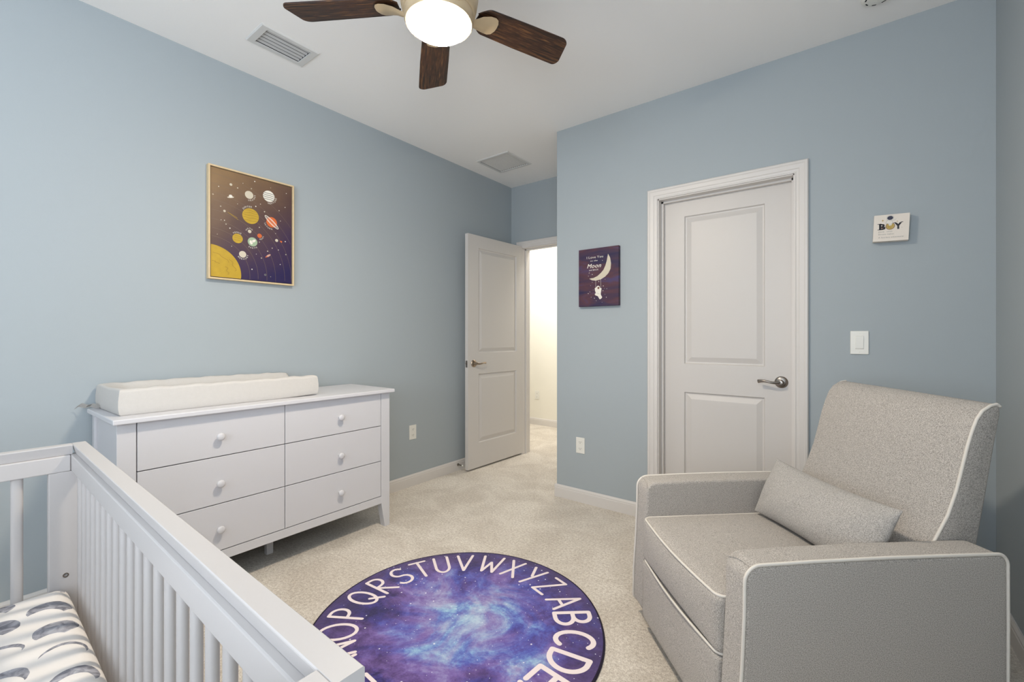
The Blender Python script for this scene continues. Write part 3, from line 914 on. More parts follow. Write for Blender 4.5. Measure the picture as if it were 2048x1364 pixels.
for a_, y_, yi in ((a1, 0.0035, .098), (a2, CWD-.0035, CWD-.098)):
    lo_ = 0.0015 if y_ > .5 else 0
    P = [(u-.001 if u < .3 else u+.001, y_+lo_*2, v+(.001-lo_*3 if v > .55 else 0)) for u, v in ARMP]
    b = tube(bmesh.new(), P, .0046, 10)
    obj('piping', b, PIPE, a_, smooth=True)
    b = tube(bmesh.new(), [(.008, yi, .578), (.016, yi + (y_-yi)*.3, .5905), (.022, yi+(y_-yi)*.6, .5895), (.022, y_, .590)], .0011, 6)
    obj('seam', b, FAB, a_)

def puff(x0, x1, y0, y1, z0, z1, r, top=0, front=0, side=0, n=18, back=0):
    hx_, hy_, hz_ = (x1-x0)/2, (y1-y0)/2, (z1-z0)/2
    c = Vector(((x0+x1)/2, (y0+y1)/2, (z0+z1)/2))
    b = bmesh.new(); V = {}
    def s_(i):
        t = -cos(pi*i/n); return t*0.75+0.25*(2*i/n-1)
    def vert(i, j, k):
        key = (i, j, k)
        if key in V: return V[key]
        p = Vector((s_(i), s_(j), s_(k)))
        q = Vector((p.x*hx_, p.y*hy_, p.z*hz_))
        inn = Vector((max(-(hx_-r), min(hx_-r, q.x)), max(-(hy_-r), min(hy_-r, q.y)), max(-(hz_-r), min(hz_-r, q.z))))
        d = q-inn
        if d.length > 1e-9: q = inn+d.normalized()*min(r, max(abs(d.x), abs(d.y), abs(d.z)))
        if p.z > 0: q.z += top*(1-p.x**2)*(1-p.y**2)*p.z
        if p.x < 0: q.x += front*p.x*(1-p.y**2)*(1-p.z**2)
        else: q.x += back*p.x*(1-p.y**2)*(1-p.z**2)
        q.y += side*p.y*(1-p.x**2)*(1-p.z**2)
        V[key] = b.verts.new(q+c); return V[key]
    for a in range(n):
        for e in range(n):
            for f in ((0,), (n,)):
                f = f[0]
                b.faces.new((vert(f, a, e), vert(f, a+1, e), vert(f, a+1, e+1), vert(f, a, e+1)))
                b.faces.new((vert(a, f, e), vert(a+1, f, e), vert(a+1, f, e+1), vert(a, f, e+1)))
                b.faces.new((vert(a, e, f), vert(a+1, e, f), vert(a+1, e+1, f), vert(a, e+1, f)))
    return b
sx0, sx1, sy0, sy1, sz0, sz1 = -.016, .600, .1015, CWD-.1015, .287, .462
cu = obj('seat_cushion', puff(sx0, sx1, sy0, sy1, sz0, sz1, .024, top=.020, front=.016, n=22), FAB, ch, smooth=True)
def cush_loop(z, inset):
    P = []; rr = .030
    x0_, x1_, y0_, y1_ = sx0+inset, sx1-inset, sy0+inset, sy1-inset
    for cx, cy, a0 in ((x1_-rr, y1_-rr, 0), (x0_+rr, y1_-rr, 90), (x0_+rr, y0_+rr, 180), (x1_-rr, y0_+rr, 270)):
        for i in range(7):
            a = radians(a0+90*i/6); P.append((cx+rr*cos(a), cy+rr*sin(a), z))
        if a0 == 90:      # the front run, slightly bowed out and down in the middle
            for i in range(1, 8):
                t = i/8; P.append((x0_-.010*sin(pi*t), (y1_-rr)+(y0_+rr-(y1_-rr))*t, z-.004*sin(pi*t)))
    return P
obj('piping', tube(bmesh.new(), cush_loop(sz1-.006, .005), .0042, 10, closed=True), PIPE, cu, smooth=True)
obj('piping', tube(bmesh.new(), cush_loop(sz0+.004, .004), .0042, 10, closed=True), PIPE, cu, smooth=True)
obj('footrest_panel', puff(-.016, .030, .1015, CWD-.1015, .050, .284, .008, front=.004, n=10), FAB, ch, smooth=True)
obj('seat_box', B(.032, .740, .1015, CWD-.1015, .070, .284, .006), FAB, ch)
b = lathe(bmesh.new(), [(0.0, 0), (.235, 0), (.240, .006), (.240, .022), (.225, .030), (.06, .034), (.05, .070), (0, .070)], 48, Matrix.Translation((.40, CWD/2, 0)))
obj('swivel_base', b, BLACKM, ch, smooth=True, auto=40)

FR = [(.585, .470), (.628, .540), (.662, .592), (.706, .666), (.734, .738), (.754, .810), (.770, .869), (.786, .916), (.801, .951), (.820, .976), (.846, .991), (.868, .9955)]
BK = [(.878, .988), (.880, .965), (.8665, .900), (.858, .859), (.830, .714), (.804, .586), (.775, .440), (.745, .300), (.62, .300)]
b = bmesh.new()
ys = [0, .006, .014, .028, .06, .12, .2, .3, .4, .5, .6, .7, .8, .88, .94, .972, .986, .994, 1]
by0, by1 = .101, CWD-.101
loops = []
NF = len(FR)
for t in ys:
    y_ = by0+(by1-by0)*t
    e = min(t, 1-t)*(by1-by0)
    rd = .012
    ins = 0 if e > rd else rd-sqrt(max(0, rd*rd-(rd-e)**2))
    bul = .026*(1-(2*t-1)**2)**.8
    L_ = []
    full = FR+BK
    for k, (x_, z_) in enumerate(full):
        # outward normal of the outline
        p0 = full[k-1]; p1 = full[(k+1) % len(full)]
        tx, tz = p1[0]-p0[0], p1[1]-p0[1]; ln = hypot(tx, tz)
        nx_, nz_ = -tz/ln, tx/ln
        f = bul*sin(pi*min(1, max(0, k/(NF-1)))**.9) if k < NF else 0
        L_.append(Vector((x_+nx_*(f-ins), y_, z_+nz_*(f-ins) + .016*t*(1 if z_ > .6 else 0))))
    loops.append(L_)
rr = loft(b, loops); b.faces.new(rr[0]); b.faces.new(rr[-1])
bk = obj('backrest', b, FAB, ch, smooth=True, auto=55)
for t, y_ in ((0, by0+.003), (1, by1-.003)):
    P = [(x_-.001+.016*t, y_+.001*t, z_+.014*t*(1 if z_ > .6 else 0)) for x_, z_ in FR]+[(BK[0][0], y_, BK[0][1]+.012*t)]
    Q = []
    for a, c in zip(P, P[1:]):
        for i in range(3): Q.append(tuple(a[k]+(c[k]-a[k])*i/3 for k in range(3)))
    Q.append(P[-1])
    obj('piping', tube(bmesh.new(), Q, .0046, 10), PIPE, bk, smooth=True)

# lumbar pillow resting on the seat against the backrest
b = bmesh.new()
n_ = 40
up = Vector((.42, 0, .907)); nrm = Vector((-.907, 0, .42)); rt_ = Vector((0, 1, 0))
ha, hb, ht = .272, .118, .066
S = {}
def pil(i, j, s):
    u, v = -cos(pi*i/n_), -cos(pi*j/(n_//2))
    if i in (0, n_) or j in (0, n_//2): s = 0
    k = (i, j, s)
    if k in S: return S[k]
    a_ = ha*u*(1-.035*(1-v*v)); c_ = hb*v*(1-.10*(1-u*u)*abs(v))
    th = ht*(max(0, 1-u**4)**.55)*(max(0, 1-v*v)**.55)*(1-.18*u*u)
    wr = .0035*sin(9*u+5*v)*(1-v*v)+.003*sin(24*v+3*sin(5*u))*(abs(u)**3)*(1-v*v)
    S[k] = b.verts.new(rt_*a_+up*c_+nrm*(s*th+(wr if s > 0 else 0)*(1-u**8)))
    return S[k]
for i in range(n_):
    for j in range(n_//2):
        for s in (1, -1):
            q = [pil(i, j, s), pil(i+1, j, s), pil(i+1, j+1, s), pil(i, j+1, s)]
            q = list(dict.fromkeys(q))
            if len(q) > 2: b.faces.new(q)
pl_loc = Vector((.505, .372, .582))
bmesh.ops.rotate(b, verts=b.verts[:], cent=(0, 0, 0), matrix=Matrix.Rotation(radians(0.5), 3, 'X'))
bmesh.ops.translate(b, verts=b.verts[:], vec=pl_loc)
pw = obj('lumbar_pillow', b, FABP, None, smooth=True)
pw.location = (2.590, 1.290, 0); pw.rotation_euler = (0, 0, radians(42.5))
pw['label'] = 'long grey lumbar pillow leaning on the back of the armchair'; pw['category'] = 'pillow'

# ------------------------------------------------------------------ alphabet rug
def rug_mat():
    m = bpy.data.materials.new('galaxy_rug_print'); m.use_nodes = True
    nt = m.node_tree; N = nt.nodes; L = nt.links; p = N['Principled BSDF']
    p.inputs['Roughness'].default_value = 0.9; p.inputs['Specular IOR Level'].default_value = 0.25; p.inputs['Sheen Weight'].default_value = 0.25
    tc = N.new('ShaderNodeTexCoord')
    def noise(s, d, dist=0, ro=.6):
        n = N.new('ShaderNodeTexNoise'); n.inputs['Scale'].default_value = s; n.inputs['Detail'].default_value = d
        n.inputs['Distortion'].default_value = dist; n.inputs['Roughness'].default_value = ro
        L.new(tc.outputs['Object'], n.inputs['Vector']); return n
    def ramp(src, stops):
        r = N.new('ShaderNodeValToRGB'); e = r.color_ramp.elements
        e[0].position = stops[0][0]; e[0].color = stops[0][1]; e[1].position = stops[-1][0]; e[1].color = stops[-1][1]
        for q, c in stops[1:-1]: k = e.new(q); k.color = c
        L.new(src, r.inputs[0]); return r.outputs[0]
    def mix(f, a, b_, mode='MIX'):
        x = N.new('ShaderNodeMix'); x.data_type = 'RGBA'; x.blend_type = mode
        for s_, k in ((f, 0), (a, 6), (b_, 7)):
            if isinstance(s_, (int, float)): x.inputs[k].default_value = s_
            elif isinstance(s_, tuple): x.inputs[k].default_value = s_
            else: L.new(s_, x.inputs[k])
        return x.outputs[2]
    def mth(op, a, b_=None, c=None):
        x = N.new('ShaderNodeMath'); x.operation = op
        for k, v in enumerate((a, b_, c)):
            if v is None: continue
            if isinstance(v, (int, float)): x.inputs[k].default_value = v
            else: L.new(v, x.inputs[k])
        return x.outputs[0]
    a = noise(4.2, 8, .9, .62); c = noise(3.0, 6, 1.4, .6); f = noise(90, 4, 0, .8); g = noise(14, 8, .6, .7)
    # radial distance and an off-centre bright cloud
    ln = N.new('ShaderNodeVectorMath'); ln.operation = 'LENGTH'; L.new(tc.outputs['Object'], ln.inputs[0])
    ds = N.new('ShaderNodeVectorMath'); ds.operation = 'DISTANCE'; L.new(tc.outputs['Object'], ds.inputs[0]); ds.inputs[1].default_value = (.056, .05, 0)
    val = mth('ADD', mth('MULTIPLY', a.outputs['Fac'], .75), mth('MULTIPLY', g.outputs['Fac'], .35))
    val = mth('SUBTRACT', val, mth('MULTIPLY', ds.outputs['Value'], .42))
    val = mth('ADD', val, mth('MULTIPLY', mth('MAXIMUM', mth('SUBTRACT', .20, ds.outputs['Value']), 0), .45))
    val = mth('ADD', val, mth('MULTIPLY_ADD', f.outputs['Fac'], .16, -.02))
    col = ramp(val, [(.30, lin(44, 34, 86)), (.40, lin(66, 56, 132)), (.49, lin(82, 88, 176)), (.56, lin(108, 132, 198)), (.63, lin(146, 182, 214)), (.70, lin(184, 218, 228))])
    pur = ramp(c.outputs['Fac'], [(.42, (0, 0, 0, 1)), (.56, (1, 1, 1, 1))])
    pc = ramp(val, [(.30, lin(70, 46, 100)), (.48, lin(132, 102, 166)), (.68, lin(184, 172, 208))])
    ps = N.new('ShaderNodeMath'); ps.operation = 'MULTIPLY'; ps.inputs[1].default_value = .75
    L.new(pur, ps.inputs[0])
    col = mix(ps.outputs[0], col, pc)
    rim_ = ramp(ln.outputs['Value'], [(.40, (0, 0, 0, 1)), (.56, (1, 1, 1, 1))])
    rs = N.new('ShaderNodeMath'); rs.operation = 'MULTIPLY'; rs.inputs[1].default_value = .62; L.new(rim_, rs.inputs[0])
    col = mix(rs.outputs[0], col, lin(74, 58, 102))
    v = N.new('ShaderNodeTexVoronoi'); v.inputs['Scale'].default_value = 46; L.new(tc.outputs['Object'], v.inputs['Vector'])
    st = mth('LESS_THAN', v.outputs['Distance'], .085)
    wn = N.new('ShaderNodeSeparateColor'); L.new(v.outputs['Color'], wn.inputs[0])
    st = mth('MULTIPLY', st, mth('GREATER_THAN', wn.outputs[0], .35))
    v2 = N.new('ShaderNodeTexVoronoi'); v2.inputs['Scale'].default_value = 20; L.new(tc.outputs['Object'], v2.inputs['Vector'])
    st2 = mth('LESS_THAN', v2.outputs['Distance'], .075)
    st = mth('MAXIMUM', st, st2)
    col = mix(mth('MULTIPLY', st, .85), col, lin(236, 236, 246))
    L.new(col, p.inputs['Base Color'])
    bp = N.new('ShaderNodeBump'); bp.inputs['Strength'].default_value = .6; bp.inputs['Distance'].default_value = .004
    L.new(mth('ADD', f.outputs['Fac'], mth('MULTIPLY', a.outputs['Fac'], 2)), bp.inputs['Height']); L.new(bp.outputs[0], p.inputs['Normal'])
    return m
RUGM = rug_mat()
RUGE = mat('rug_dark_binding', lin(30, 20, 44), rough=.9, bump=.3, bscale=500)
RUGL = mat('rug_cream_letter_print', lin(240, 226, 226), rough=.95, bump=.4, bscale=300)
RR = .598
rug = thing('round_rug', 'round galaxy print rug with the alphabet around its rim', 'rug', (1.509, 1.331, 0))
b = bmesh.new()
prev = None
cv = None
for r_, z_ in ((.594, .0085), (.45, .0088), (.3, .009), (.15, .009)):
    cur = [b.verts.new((r_*cos(2*pi*i/128)*(1+.002*sin(7*2*pi*i/128)), r_*sin(2*pi*i/128)*(1+.002*sin(7*2*pi*i/128)), z_)) for i in range(128)]
    if prev:
        for i in range(128): b.faces.new((prev[i], prev[(i+1) % 128], cur[(i+1) % 128], cur[i]))
    prev = cur
b.faces.new(prev)
obj('rug_pile', b, RUGM, rug, smooth=True)
b = bmesh.new()
prev = None
for r_, z_ in ((.592, .0092), (.598, .0088), (.6005, .005), (.5995, .0)):
    cur = [b.verts.new((r_*cos(2*pi*i/128)*(1+.002*sin(7*2*pi*i/128)), r_*sin(2*pi*i/128)*(1+.002*sin(7*2*pi*i/128)), z_)) for i in range(128)]
    if prev:
        for i in range(128): b.faces.new((prev[i], prev[(i+1) % 128], cur[(i+1) % 128], cur[i]))
    prev = cur
obj('rug_binding', b, RUGE, rug, smooth=True)
def el(cx, cy, rx, ry, a0, a1, n=12):
    return [(cx+rx*cos(radians(a0+(a1-a0)*i/n)), cy+ry*sin(radians(a0+(a1-a0)*i/n))) for i in range(n+1)]
GL = {
 'A': [[(0.02, 0), (.5, 1)], [(.5, 1), (.95, .04)], [(.2, .36), (.76, .36)]],
 'B': [[(.08, 0), (.08, 1)], [(.08, 1)]+el(.35, .76, .38, .24, 90, -90)+[(.1, .52)], [(.1, .52)]+el(.4, .26, .45, .26, 90, -90)+[(.08, 0)]],
 'C': [el(.55, .5, .5, .5, 50, 312, 20)],
 'D': [[(.08, 0), (.05, 1)], [(.05, 1)]+el(.25, .5, .68, .5, 80, -80, 16)+[(.08, 0)]],
 'E': [[(.9, 1), (.1, 1), (.1, 0), (.92, 0)], [(.1, .52), (.75, .52)]],
 'F': [[(.9, 1), (.1, 1), (.1, 0)], [(.1, .52), (.75, .52)]],
 'G': [el(.52, .5, .48, .5, 50, 330, 18)+[(.95, .45), (.6, .45)]],
 'H': [[(.08, 0), (.08, 1)], [(.9, 0), (.9, 1)], [(.08, .5), (.9, .5)]],
 'I': [[(.5, 0), (.5, 1)], [(.25, 0), (.75, 0)], [(.25, 1), (.75, 1)]],
 'J': [[(.75, 1)]+el(.45, .28, .3, .28, 0, -180)],
 'K': [[(.1, 0), (.1, 1)], [(.85, 1), (.12, .45), (.9, 0)]],
 'L': [[(.12, 1), (.12, 0), (.85, 0)]],
 'M': [[(.02, 0), (.14, 1), (.5, .35), (.88, 1), (1, 0)]],
 'N': [[(.08, 0), (.08, 1), (.9, 0), (.9, 1)]],
 'O': [el(.5, .5, .5, .5, 90, 450, 24)],
 'P': [[(.15, 0), (.12, 1)], [(.12, 1)]+el(.36, .73, .44, .27, 90, -90)+[(.14, .45)]],
 'Q': [el(.48, .52, .48, .48, 90, 450, 24), [(.55, .3), (1.0, -.05)]],
 'R': [[(.12, 0), (.1, 1)], [(.1, 1)]+el(.4, .76, .42, .24, 90, -90)+[(.12, .5), (.9, -.02)]],
 'S': [el(.48, .75, .4, .25, 40, 270, 12)+el(.48, .25, .45, .25, 90, -150, 12)[1:]],
 'T': [[(.0, 1), (1.0, .98)], [(.5, 1), (.52, 0)]],
 'U': [[(.06, 1), (.08, .4)]+el(.5, .33, .42, .33, 190, 350, 10)+[(.92, .4), (.94, 1)]],
 'V': [[(0, 1), (.48, 0), (1, 1)]],
 'W': [[(-.05, 1), (.2, 0), (.5, .62), (.78, 0), (1.08, 1)]],
 'X': [[(.05, 1), (.95, 0)], [(.92, 1), (.08, 0)]],
 'Y': [[(.04, 1), (.5, .48)], [(.96, 1), (.35, -.05)]],
 'Z': [[(.05, .98), (.92, 1), (.06, 0), (.95, .02)]],
}
ANG = {'A': 54.5, 'B': 40, 'C': 24.5, 'D': 9, 'E': -5, 'F': -19, 'G': -33, 'H': -46, 'I': -57, 'J': -67, 'K': -80, 'L': -94, 'M': -108, 'N': -121.5, 'O': -134.8,
       'P': 210.9, 'Q': 197, 'R': 183.2, 'S': 170, 'T': 157.5, 'U': 144.5, 'V': 130.5, 'W': 114, 'X': 99, 'Y': 85, 'Z': 71}
art = Art(lambda x, y, l: (x, y, .0094+.0002*l))
for ch_, a_ in ANG.items():
    a_ = radians(a_)
    wd = .098 if ch_ in 'BCDE' else (.094 if ch_ in 'WMO' else .080)
    r0, hh = .408, .148
    def place(u, v):
        r_ = r0+hh*v; s_ = (u-.5)*wd
        # straight letter box, upright outwards
        return (r_*cos(a_)+s_*sin(a_), r_*sin(a_)-s_*cos(a_))
    for k, st in enumerate(GL[ch_]):
        art.pen([place(u, v) for u, v in st], {'B': .019, 'C': .021, 'D': .021, 'E': .021, 'F': .020, 'A': .0145}.get(ch_, .0145), RUGL, 1+.2*k)
art.done('letter_print', rug)

# ------------------------------------------------------------------ pictures
import json
D = json.loads(r'''{"planets":{"uranus":[1.1153,2.0252,0.0228],"neptune":[1.2253,2.0444,0.0334],"jupiter":[1.1236,1.9032,0.0449],"saturn":[1.2419,1.8914,0.0311],"mars":[1.1728,1.797,0.0128],"moon":[1.118,1.8128,0.0096],"earth":[1.1342,1.7545,0.0264],"venus":[1.0543,1.761,0.027],"mercury":[1.0807,1.6739,0.019],"w1":[1.02,2.0598,0.007],"w2":[0.9875,1.9032,0.0063],"w3":[1.2709,1.7864,0.0088],"g1":[1.2047,1.5692,0.0055],"ufo":[1.0185,1.9909,0.0082],"rocket":[1.2229,1.6867,0.0074],"sat":[1.2966,1.7826,0.0063]},"sun":[[0.9199,1.7076],[1.0742,1.5885],[0.9174,1.5246],[1.0704,1.532]],"pstars":[[0.9312,1.9831],[0.9586,2.0328],[1.0543,2.0497],[1.0823,2.0838],[1.1275,2.065],[1.146,2.1121],[1.236,2.098],[1.329,2.0877],[0.9686,1.9253],[1.0543,1.9582],[1.1774,1.9861],[1.1517,1.9667],[1.2855,1.9714],[1.3215,1.9999],[1.2006,1.9462],[0.9707,1.8503],[0.9952,1.8312],[1.0148,1.812],[0.9521,1.7669],[0.9875,1.8509],[1.1716,1.8466],[1.2648,1.8273],[1.2935,1.9095],[1.3228,1.7883],[1.2449,1.7353],[1.2813,1.7297],[1.2182,1.7126],[1.0237,1.7114],[1.1831,1.6669],[1.1308,1.5935],[1.236,1.5609],[1.2923,1.6425],[1.3265,1.7081],[1.1545,1.6859],[1.1716,1.7596]],"shoot":[[1.0039,1.9006],[1.0565,1.8682],[1.0133,1.8969],[1.0527,1.878]],"pin":[[0.9199,2.1264],[1.3627,2.1381],[1.3627,1.5332],[0.9199,1.5277]],"orb":[[[0.9824,1.738],[1.0342,1.7119],[1.0715,1.6767],[1.0987,1.6212],[1.1108,1.5809],[1.1042,1.5325]],[[1.0823,1.7434],[1.1264,1.6908],[1.1489,1.6337],[1.1557,1.5862],[1.1534,1.5345]],[[1.1688,1.7245],[1.1947,1.6704],[1.2064,1.6044],[1.2064,1.5337]],[[1.1889,1.7797],[1.23,1.7187],[1.2539,1.6476],[1.2588,1.5358]],[[1.1774,1.8752],[1.2539,1.8035],[1.2966,1.7163],[1.314,1.6238],[1.3153,1.535]],[[1.2064,1.9426],[1.2782,1.858],[1.3341,1.7666],[1.3563,1.6868]],[[1.236,1.9987],[1.3028,1.945],[1.3627,1.8743]],[[1.0608,2.122],[1.1602,2.0718],[1.236,1.9987]],[[1.2419,2.0871],[1.3153,2.0492],[1.3627,2.003]],[[1.1831,2.1267],[1.2782,2.1029],[1.3627,2.0609]]],"moonpts":[[1.4766,1.7704],[1.4921,1.7421],[1.4986,1.7037],[1.4954,1.6662],[1.4799,1.6374],[1.4552,1.6148],[1.4219,1.5984],[1.3839,1.5917],[1.354,1.5967],[1.3324,1.6093],[1.3668,1.6124],[1.3966,1.6235],[1.4219,1.6424],[1.4428,1.6635],[1.4573,1.6926],[1.4676,1.7258]],"mtext":[[1.3754,1.7587],[1.3711,1.734],[1.3668,1.6976],[1.369,1.6703]],"mtextw":[[1.3097,1.4407],[1.3432,1.3966],[1.3106,1.4219],[1.3302,1.4051]],"ropes":[[1.3831,1.5937],[1.3831,1.5377],[1.4211,1.6042],[1.4227,1.5351]],"astro":{"helmet":[1.4017,1.5411,0.0139],"visor":[1.4042,1.5394,0.0077],"body":[[1.3754,1.5382],[1.386,1.5452],[1.4177,1.5392],[1.4282,1.5347],[1.4219,1.5006],[1.4219,1.493],[1.4324,1.4732],[1.4261,1.464],[1.4135,1.4597],[1.3987,1.4827],[1.3797,1.4896],[1.3775,1.4975],[1.3839,1.5067],[1.3775,1.5226]]},"mstars":[[1.3561,1.6373],[1.3258,1.6282],[1.4544,1.5958],[1.4063,1.5842],[1.3432,1.5598],[1.3561,1.5822],[1.4407,1.5511],[1.3376,1.5154],[1.3634,1.5281],[1.3245,1.5044],[1.4531,1.4923],[1.3475,1.4778],[1.3733,1.4695],[1.3873,1.4514],[1.4315,1.4377],[1.4635,1.4716],[1.449,1.5333],[1.4676,1.5302],[1.4386,1.5187],[1.4344,1.7293],[1.4219,1.6884],[1.3324,1.6503]],"boy":{"B":[[2.9145,1.7488],[2.9381,1.7203]],"O":[2.9576,1.7342,0.0167],"Y":[[2.974,1.7476],[2.9997,1.7168]],"helmet":[2.9576,1.7733,0.0111],"arm":[[2.9679,1.7613],[2.9764,1.7679]],"body":[[2.946,1.7632],[2.9655,1.7585],[2.9667,1.7456],[2.9595,1.7419],[2.9411,1.7496]],"star":[2.9301,1.7641],"star2":[2.9836,1.7533],"dot":[3.0003,1.7222],"t1":[[2.9127,1.7119],[2.9655,1.7044]],"t2":[[2.9127,1.6982],[2.9728,1.6922]],"t3":[[2.9127,1.6829],[3.0086,1.6801]]}}''')
INKW = mat('white_ink', lin(232, 226, 214), rough=.6, bump=.02)
INKC = mat('cream_ink', lin(206, 196, 176), rough=.6, bump=.02)
INKY = mat('mustard_ink', lin(186, 152, 38), rough=.5, noise=.18, nscale=30, bump=.02)
INKYD = mat('dark_mustard_ink', lin(150, 118, 30), rough=.5, bump=.02)
INKO = mat('orange_ink', lin(206, 100, 44), rough=.5, noise=.1, nscale=40, bump=.02)
INKG = mat('pale_green_ink', lin(158, 178, 148), rough=.5, bump=.02)
INKGR = mat('grey_ink', lin(140, 140, 136), rough=.5, bump=.02)
INKL = mat('orbit_line_ink', lin(116, 98, 84), rough=.5, bump=.02)
INKP = mat('pink_ink', lin(206, 160, 140), rough=.5, bump=.02)
INKK = mat('black_ink', lin(28, 22, 30), rough=.5, bump=.02)
INKN = mat('navy_ink', lin(30, 28, 58), rough=.4, bump=.02)
INKB = mat('brown_ink', lin(110, 66, 44), rough=.5, bump=.02)
INKGD = mat('gold_ink', lin(184, 156, 84), rough=.5, noise=.2, nscale=90, bump=.02)

def space_mat(name, stops, rough, sc=3, axis=None, stretch=(1, 1, 1), det=6):
    m = bpy.data.materials.new(name); m.use_nodes = True
    nt = m.node_tree; N = nt.nodes; L = nt.links; p = N['Principled BSDF']
    p.inputs['Roughness'].default_value = rough; p.inputs['Specular IOR Level'].default_value = .5
    tc = N.new('ShaderNodeTexCoord'); mp = N.new('ShaderNodeMapping'); mp.inputs['Scale'].default_value = stretch
    L.new(tc.outputs['Object'], mp.inputs[0])
    n = N.new('ShaderNodeTexNoise'); n.inputs['Scale'].default_value = sc; n.inputs['Detail'].default_value = det; n.inputs['Distortion'].default_value = .6
    L.new(mp.outputs[0], n.inputs['Vector'])
    src = n.outputs['Fac']
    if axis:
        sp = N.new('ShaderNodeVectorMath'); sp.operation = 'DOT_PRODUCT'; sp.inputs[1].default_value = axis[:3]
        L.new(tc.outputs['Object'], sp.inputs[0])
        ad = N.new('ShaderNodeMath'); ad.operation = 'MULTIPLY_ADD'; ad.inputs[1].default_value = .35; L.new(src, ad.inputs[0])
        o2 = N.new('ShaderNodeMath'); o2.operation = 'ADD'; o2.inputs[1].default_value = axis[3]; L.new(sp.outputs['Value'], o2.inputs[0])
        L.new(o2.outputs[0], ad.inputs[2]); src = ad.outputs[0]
    r = N.new('ShaderNodeValToRGB'); e = r.color_ramp.elements
    e[0].position = stops[0][0]; e[0].color = stops[0][1]; e[1].position = stops[-1][0]; e[1].color = stops[-1][1]
    for q, c in stops[1:-1]: k = e.new(q); k.color = c
    L.new(src, r.inputs[0]); L.new(r.outputs[0], p.inputs['Base Color'])
    bp = N.new('ShaderNodeBump'); bp.inputs['Strength'].default_value = .12; bp.inputs['Distance'].default_value = .001
    n3 = N.new('ShaderNodeTexNoise'); n3.inputs['Scale'].default_value = 600; L.new(tc.outputs['Object'], n3.inputs['Vector'])
    L.new(n3.outputs['Fac'], bp.inputs['Height']); L.new(bp.outputs[0], p.inputs['Normal'])
    return m

# planet poster, on the left wall: a = world y, b = world z
py0, py1, pz0, pz1 = .907, 1.374, 1.518, 2.146
ps = thing('planet_poster', 'framed solar system poster on the left wall above the dresser', 'poster', (0, py0, pz0))
w_, h_ = py1-py0, pz1-pz0
fr = bmesh.new()
for a in ((0, w_, 0, .009), (0, w_, h_-.009, h_), (0, .009, .009, h_-.009), (w_-.009, w_, .009, h_-.009)):
    box(fr, .002, .032, a[0], a[1], a[2], a[3], .0008)
obj('frame', fr, OAK, ps)
obj('backing', B(.002, .014, .009, w_-.009, .009, h_-.009), BLACKM, ps)
SPC = space_mat('night_sky_print_with_sheen', [(.12, lin(34, 24, 74)), (.32, lin(58, 38, 70)), (.52, lin(84, 60, 56)), (.85, lin(136, 106, 70))], .42, sc=4, axis=(0, -.62, 1.0, .12))  # warm lamp sheen towards the upper left is painted into the print colour
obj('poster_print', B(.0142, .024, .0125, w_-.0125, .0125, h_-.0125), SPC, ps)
art = Art(lambda a, c, l: (.0243+.0002*l, a-py0, c-pz0), clip=(py0+.0135, py1-.0135, pz0+.0135, pz1-.0135))
scx, scy, sr = .915, 1.550, .158
def arcp(r, m, w, l, a0=-12, a1=100):
    pts = []
    for i in range(61):
        a = radians(a0+(a1-a0)*i/60)
        x, y = scx+r*cos(a), scy+r*sin(a)
        if art.clip[0] < x < art.clip[1] and art.clip[2] < y < art.clip[3]: pts.append((x, y))
        elif pts:
            if len(pts) > 1: art.stroke(pts, w, m, l, cap=False)
            pts = []
    if len(pts) > 1: art.stroke(pts, w, m, l, cap=False)
for r in (.205, .250, .300, .350, .405, .445, .495, .55): arcp(r, INKL, .0013, 1)
P = [(scx+sr*cos(radians(a)), scy+sr*sin(radians(a))) for a in range(-14, 92, 3)]
art.poly([(art.clip[0], art.clip[2])]+P+[(art.clip[0], P[-1][1])], INKY, 2)
for a0, a1, r in ((10, 40, .13), (35, 80, .115), (0, 28, .09), (50, 78, .07)):
    art.stroke([(scx+r*cos(radians(a0+(a1-a0)*i/10))+.006*sin(i), scy+r*sin(radians(a0+(a1-a0)*i/10))) for i in range(11)], .0022, INKYD, 3)
PLN = D['planets']
def planet(k, m, l=3): x, y, r = PLN[k]; art.disc(x, y, r, m, l, n=36); return x, y, r
x, y, r = planet('uranus', INKC); art.arc('URANUS', x, y, r+.004, radians(-45), INKW, .012, inside=True)
x, y, r = planet('neptune', INKW)
for k in (-.55, -.2, .15, .5): art.stroke([(x+r*u, y+r*(k-.12*u+.05*sin(3*u))) for u in [-sqrt(max(.02, 1-k*k))*.93+i/6*2*.93*sqrt(max(.02, 1-k*k)) for i in range(7)]], .0042, INKGR, 3.5)
art.arc('NEPTUNE', x, y, r+.004, radians(-50), INKW, .013, inside=True)
x, y, r = planet('jupiter', INKY)
for k in (-.6, -.25, .1, .4, .7): art.stroke([(x+r*u, y+r*(k+.05*sin(5*u+k*4))) for u in [-.9*sqrt(1-k*k)+i/6*1.8*sqrt(1-k*k) for i in range(7)]], .0022, INKYD, 3.5)
art.arc('JUPITER', x, y, r+.005, radians(112), INKW, .013)
x, y, r = planet('saturn', INKO)
ring = [(x+.050*cos(t)*cos(-.72)-.011*sin(t)*sin(-.72), y+.050*cos(t)*sin(-.72)+.011*sin(t)*cos(-.72)) for t in [i*2*pi/40 for i in range(40)]]
art.stroke(ring, .0034, INKW, 4, close=True)
ring = [(x+.040*cos(t)*cos(-.72)-.006*sin(t)*sin(-.72), y+.040*cos(t)*sin(-.72)+.006*sin(t)*cos(-.72)) for t in [i*2*pi/40 for i in range(40)]]
art.stroke(ring, .0016, INKW, 4.2, close=True)
art.arc('SATURN', x, y, r+.006, radians(-125), INKW, .012, inside=True)
